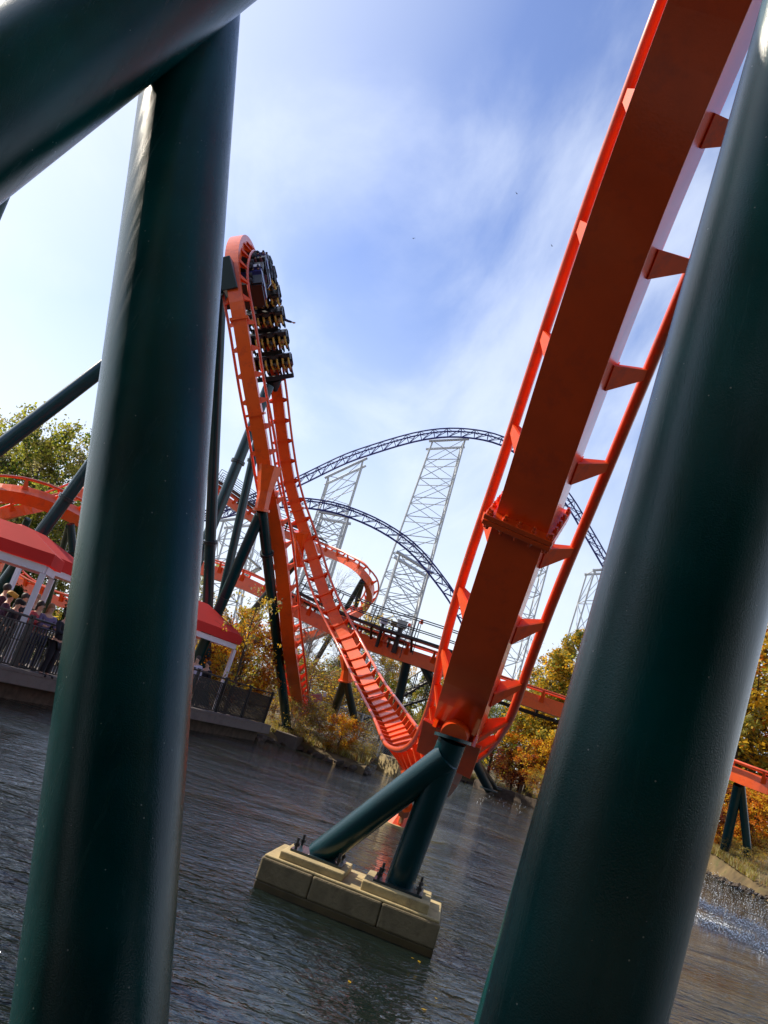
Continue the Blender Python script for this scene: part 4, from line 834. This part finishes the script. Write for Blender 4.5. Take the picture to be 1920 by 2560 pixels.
for i, (k_, x_, y_, d_, lb, w_) in enumerate((
 ('thicket', 730, 1640, 46, 'grey brown thicket left of the black A frame', 1.8), ('thicket', 800, 1650, 44, 'grey brown thicket behind the black A frame', 1.8), ('yellow', 1130, 1670, 66, 'yellow tree seen under the straight track', 1.2), ('thicket', 900, 1690, 48, 'dull brown thicket right of the black A frame', 1.8),
 ('olive', 960, 1680, 62, 'olive tree behind the black stairs', 1.), ('yellow', 1010, 1640, 70, 'yellow tree behind the black leg pair', 1.), ('olive', 1080, 1690, 60, 'olive tree right of the black leg pair', 1.), ('sparse', 925, 1510, 60, 'orange yellow tree top below the small orange curve', 1.), ('olive', 850, 1650, 60, 'olive green tree below the falling track', 1.), ('thicket', 985, 1770, 52, 'brown thicket behind the dip', 1.8), ('olive', 1060, 1790, 58, 'olive shrub mass behind the rising rails', 1.5))):
    tree_px(k_, x_, y_, d_, lb, i*.9, name='tree' if k_ != 'thicket' else 'bush', cat='tree' if k_ != 'thicket' else 'bush', group=GB if k_ != 'thicket' else 'bushes beyond the pond', wide=w_)
# right of the dip
tree_px('willow', 1265, 1755, 66, 'dark green drooping willow right of the dip', 0, wide=1.15, group=GB)
tree_px('willow', 1180, 1810, 70, 'green drooping willow partly behind the rising rail', 2, wide=1.2, group=GB)
tree_px('orange', 1345, 1775, 62, 'golden orange tree left of the right near post', 1, wide=1.1, group=GB)
tree_px('maroon', 1300, 1880, 60, 'maroon bush below the golden tree', 1, name='bush', cat='bush', wide=1.3)
tree_px('orange', 1385, 1850, 57, 'orange bush at the shore beside the right near post', 2.4, name='bush', cat='bush', wide=1.2)
tree_px('thicket', 1375, 1935, 53, 'low olive brown bush above the far retaining wall', 2, name='bush', cat='bush', wide=1.6)
tree_px('thicket', 1250, 1910, 66, 'low brown bush at the far shore under the willow', 1, name='bush', cat='bush', wide=2)
tree_px('yellow_thin', 1478, 1515, 63, 'tall yellow tree rising beside the right near post', 0, group=GB, wide=1.1)
tree_px('yellow_thin', 1425, 1575, 62, 'yellow tree left of the tallest one by the right post', 1.3, group=GB, wide=1.2)
tree_px('yellow', 1390, 1670, 64, 'rounded yellow tree above the end of the straight track', 2, group=GB, wide=1.2)
tree_px('yellow', 1480, 1640, 60, 'yellow tree mostly hidden by the right near post', 3, group=GB, wide=1.2)
for i, (k_, x_, y_, d_, lb) in enumerate((('yellow', 1925, 1480, 57, 'tall golden tree at the right picture edge'), ('yellow_thin', 1870, 1590, 55, 'thin golden tree beside the right near post'), ('yellow', 1990, 1540, 54, 'golden tree cut off by the right picture edge'), ('yellow', 1820, 1650, 60, 'golden tree peeping from behind the right near post'), ('yellow', 1900, 1700, 52, 'lower golden tree behind the right hand track'), ('orange', 1840, 1960, 47, 'orange bush below the right hand track'), ('maroon', 1810, 2020, 46.5, 'dark red bush behind the right hand A frame'), ('orange', 1905, 1985, 45, 'orange gold bush at the right edge under the track'), ('thicket', 1880, 2060, 44.5, 'brown thicket beside the right hand A frame'), ('thicket', 1800, 2090, 47, 'olive thicket at the foot of the right hand A frame'), ('yellow', 1760, 1740, 62, 'golden tree behind the right near post'), ('thicket', 1935, 2100, 43, 'dark thicket on the bank at the right edge'), ('thicket', 1825, 2122, 43.5, 'low olive weeds left of the right hand A frame foot'), ('sparse', 1862, 2118, 42.5, 'yellow green weeds between the feet of the right hand A frame'), ('thicket', 1925, 2140, 41, 'brown weeds right of the dark footing block'), ('orange', 1780, 2110, 44, 'orange shrub where the bank meets the right near post'), ('thicket', 1875, 2130, 40.5, 'low brown weeds in front of the dark footing block'), ('thicket', 1818, 2150, 40.5, 'low weeds at the waterline beside the right near post'), ('sparse', 1850, 2158, 39.5, 'yellow green waterside weeds below the dark footing block'), ('thicket', 1900, 2172, 38.3, 'brown waterside weeds near the right picture edge'))):
    tree_px(k_, x_, y_, d_, lb, i*.8, name='bush' if k_ in ('thicket', 'maroon', 'orange') else 'tree', cat='bush' if k_ in ('thicket', 'maroon', 'orange') else 'tree', wide=1.35 if k_ != 'yellow_thin' else 1.1, group=GB if k_[0] == 'y' else 'bushes beyond the pond')
# far woods closing the horizon, as one mass
rng = np.random.default_rng(21); Cc = []; 
for i in range(900):
    t = -1.05+2.1*rng.random(); R_ = 190+60*rng.random(); x_ = R_*math.sin(t); y_ = R_*math.cos(t); Cc.append((x_, y_, 1+rng.random()*(6+3*math.sin(t*23)+2*math.sin(t*57))))
me = leaf_mesh('far_woods', np.array(Cc), np.full(900, 4.5), [LOL, LY, LBR, LG], rng, .55, 42, [4, 2, 2, 2]); o_ = bpy.data.objects.new('far_woods', me); COL.objects.link(o_); tag(o_, 'distant autumn woods along the horizon', kind='stuff')
# grass and weeds on the banks
rng = np.random.default_rng(5); V = []; Fc = []; n_ = 0
seg = [(np.array(SH[i]), np.array(SH[i+1])) for i in range(2, 18)]
for i in range(34000):
    a_, b_ = seg[rng.integers(len(seg)) if i < 24000 else len(seg)-2-rng.integers(2)]; p = a_+(b_-a_)*rng.random(); dn_ = p/np.linalg.norm(p); s_ = abs(rng.normal())*3.2+.35; p = p+dn_*s_
    rel = np.array([p[0]-d0[0], p[1]-d0[1]]); u_ = rel@dd[:2]; v_ = rel@dn[:2]
    if -.6 < v_ < 9.4 and u_ < Ld+.3: continue
    zb = (.5 if s_ < 2 else .62)+mound(p[0], p[1]); h_ = (.06+.2*rng.random())*(1.3 if s_ < 1 else 1); w_ = .012+.02*rng.random(); an = rng.random()*6.28; c_, q_ = math.cos(an)*w_, math.sin(an)*w_; tx, ty = rng.normal(size=2)*h_*.4
    V += [(p[0]-c_, p[1]-q_, zb-.1), (p[0]+c_, p[1]+q_, zb-.1), (p[0]+tx, p[1]+ty, zb+h_)]; Fc.append((n_, n_+1, n_+2)); n_ += 3
me = bpy.data.meshes.new('bank_grass'); me.from_pydata(V, [], Fc)
for m in (LOL, LBR, LPALE): me.materials.append(m)
me.polygons.foreach_set('material_index', rng.integers(0, 3, len(Fc)).astype(np.int32)); o_ = bpy.data.objects.new('bank_grass', me); COL.objects.link(o_); tag(o_, 'dry grass and weeds on the bank', kind='stuff')
# shoreline rocks
random.seed(12); mb = MB()
for a_, b_ in seg[2:]:
    k = int(np.linalg.norm(b_-a_)/.35)
    for j in range(k):
        p = a_+(b_-a_)*(j+random.random())/k; r_ = random.uniform(.08, .26); b0 = len(mb.v); mb.ell((p[0]+random.uniform(-.1, .3), p[1]+random.uniform(-.1, .3), random.uniform(0, .12)), r_*1.3, r_, r_*.7, 6, 4)
        for q in range(b0, len(mb.v)): v = mb.v[q]; mb.v[q] = (v[0]+random.uniform(-.2, .2)*r_, v[1]+random.uniform(-.2, .2)*r_, v[2]+random.uniform(-.2, .2)*r_)
tag(mb.obj('shore_rocks', STONE), 'dark stones along the waterline', kind='stuff')
# spray and foam at the right
FOAM = mat('foam', (.85, .88, .9), .5, var=.02)
rng = np.random.default_rng(31); mb = MB()
def drop(p, r): return mb.add([p+np.array(q)*r for q in ((1, 0, 0), (-1, 0, 0), (0, 1, 0), (0, -1, 0), (0, 0, 1), (0, 0, -1))], [(0, 2, 4), (2, 1, 4), (1, 3, 4), (3, 0, 4), (2, 0, 5), (1, 2, 5), (3, 1, 5), (0, 3, 5)])
for i in range(3600):
    f = rng.random(); x_ = 1690+260*f; y_ = 2148+75*f+abs(rng.normal())*55-rng.random()*25; p = atz(x_, y_, 0.02); p[2] = abs(rng.normal())*.22*(1-.6*f); drop(p, (.005+.014*rng.random()**3))
tag(mb.obj('water_spray', FOAM), 'white splash droplets in front of the sand bank at right', kind='stuff')
mb = MB()
for (xa, ya, xb, yb, wd_, k) in ((1690, 2225, 1960, 2350, 12, 900), (1680, 2262, 1960, 2385, 13, 1100), (1190, 1985, 1320, 2020, 16, 60)):
    for i in range(k):
        f = rng.random(); p = atz(xa+(xb-xa)*f+rng.normal()*3, ya+(yb-ya)*f+rng.normal()*wd_*.55+4*math.sin(f*25), .004); drop(p+np.array([0, 0, .002]), .006+.016*rng.random()**2)
tag(mb.obj('foam', FOAM), 'thin lines of white foam drifting on the water at right', kind='stuff')
# floating leaves
mb = MB(); 
for i in range(9):
    p = atz(700+rng.random()*500, 2150+rng.random()*400, .006); a_ = rng.random()*6.28; s_ = .02+.02*rng.random(); mb.add([p+np.array([math.cos(a_+k*1.57)*s_*(1, .5, 1, .5)[k], math.sin(a_+k*1.57)*s_*(1, .5, 1, .5)[k], 0]) for k in range(4)], [(0, 1, 2, 3)])
tag(mb.obj('floating_leaves', LY), 'yellow leaves floating round the pier', kind='stuff')
# birds
BIRD = MB().ell((0, 0, 0), .06, .2, .06, 6, 4).add([(-.03, .05, .02), (-.4, -.05, .16), (-.35, -.12, .16), (-.03, -.08, .02), (.03, .05, .02), (.4, -.05, .16), (.35, -.12, .16), (.03, -.08, .02)], [(0, 1, 2, 3), (7, 6, 5, 4)]).mesh('bird', DARKC)
for lb, x_, y_ in (('tiny dark bird left in the open sky', 1033, 596), ('tiny dark bird highest in the sky', 1292, 484), ('tiny dark bird lowest, near the rising orange spine', 1380, 615)):
    b_ = bpy.data.objects.new('bird', BIRD); COL.objects.link(b_); b_.location = at(x_, y_, 160); b_.rotation_euler = (0, 0, x_); tag(b_, lb, 'bird', 'birds in the sky')
# ground behind the photographer, plus trees and a cover added unseen to darken near steel
tag(MB().add([(-90, -9, .5), (90, -9, .5), (90, -80, .8), (-90, -80, .8)], [(0, 3, 2, 1)]).obj('ground_behind', GR), 'ground behind the walkway', kind='structure')
sh_ = thing('sky_blocker', (0, -3.6, .55), 'unseen cover added over the photographer to block sky light', 'sky_blocker')  # added out of view to keep sky light off the near posts and spine
MB().box((0, -3.6, 3.45), 11, 3.85, .09).obj('roof', TEALD, sh_); MB().box((0, -7.3, 1.95), 10.8, .06, 1.4).obj('blocker_wall', DARKC, sh_)
for x_ in (-10.5, -5.5, 5.5, 10.5): MB().box((x_, -.2, 1.95), .06, .06, 1.4).obj('post', TEALD, sh_)
for i, x_ in enumerate((-24, -15, -6, 2, 10, 19, 30)):  # tree row added behind the camera to darken what the near steel reflects
    plant_tree('olive', x_, -12-(i % 3)*2.5, ['added unseen tree behind the photographer, far left', 'added unseen tree behind the photographer, second from the left', 'added unseen tree behind the photographer, third from the left', 'added unseen tree straight behind the photographer', 'added unseen tree behind the photographer, third from the right', 'added unseen tree behind the photographer, second from the right', 'added unseen tree behind the photographer, far right'][i], H=21+(i % 2)*3, rot=i, group='unseen trees added to cut sky light', wide=1.25)
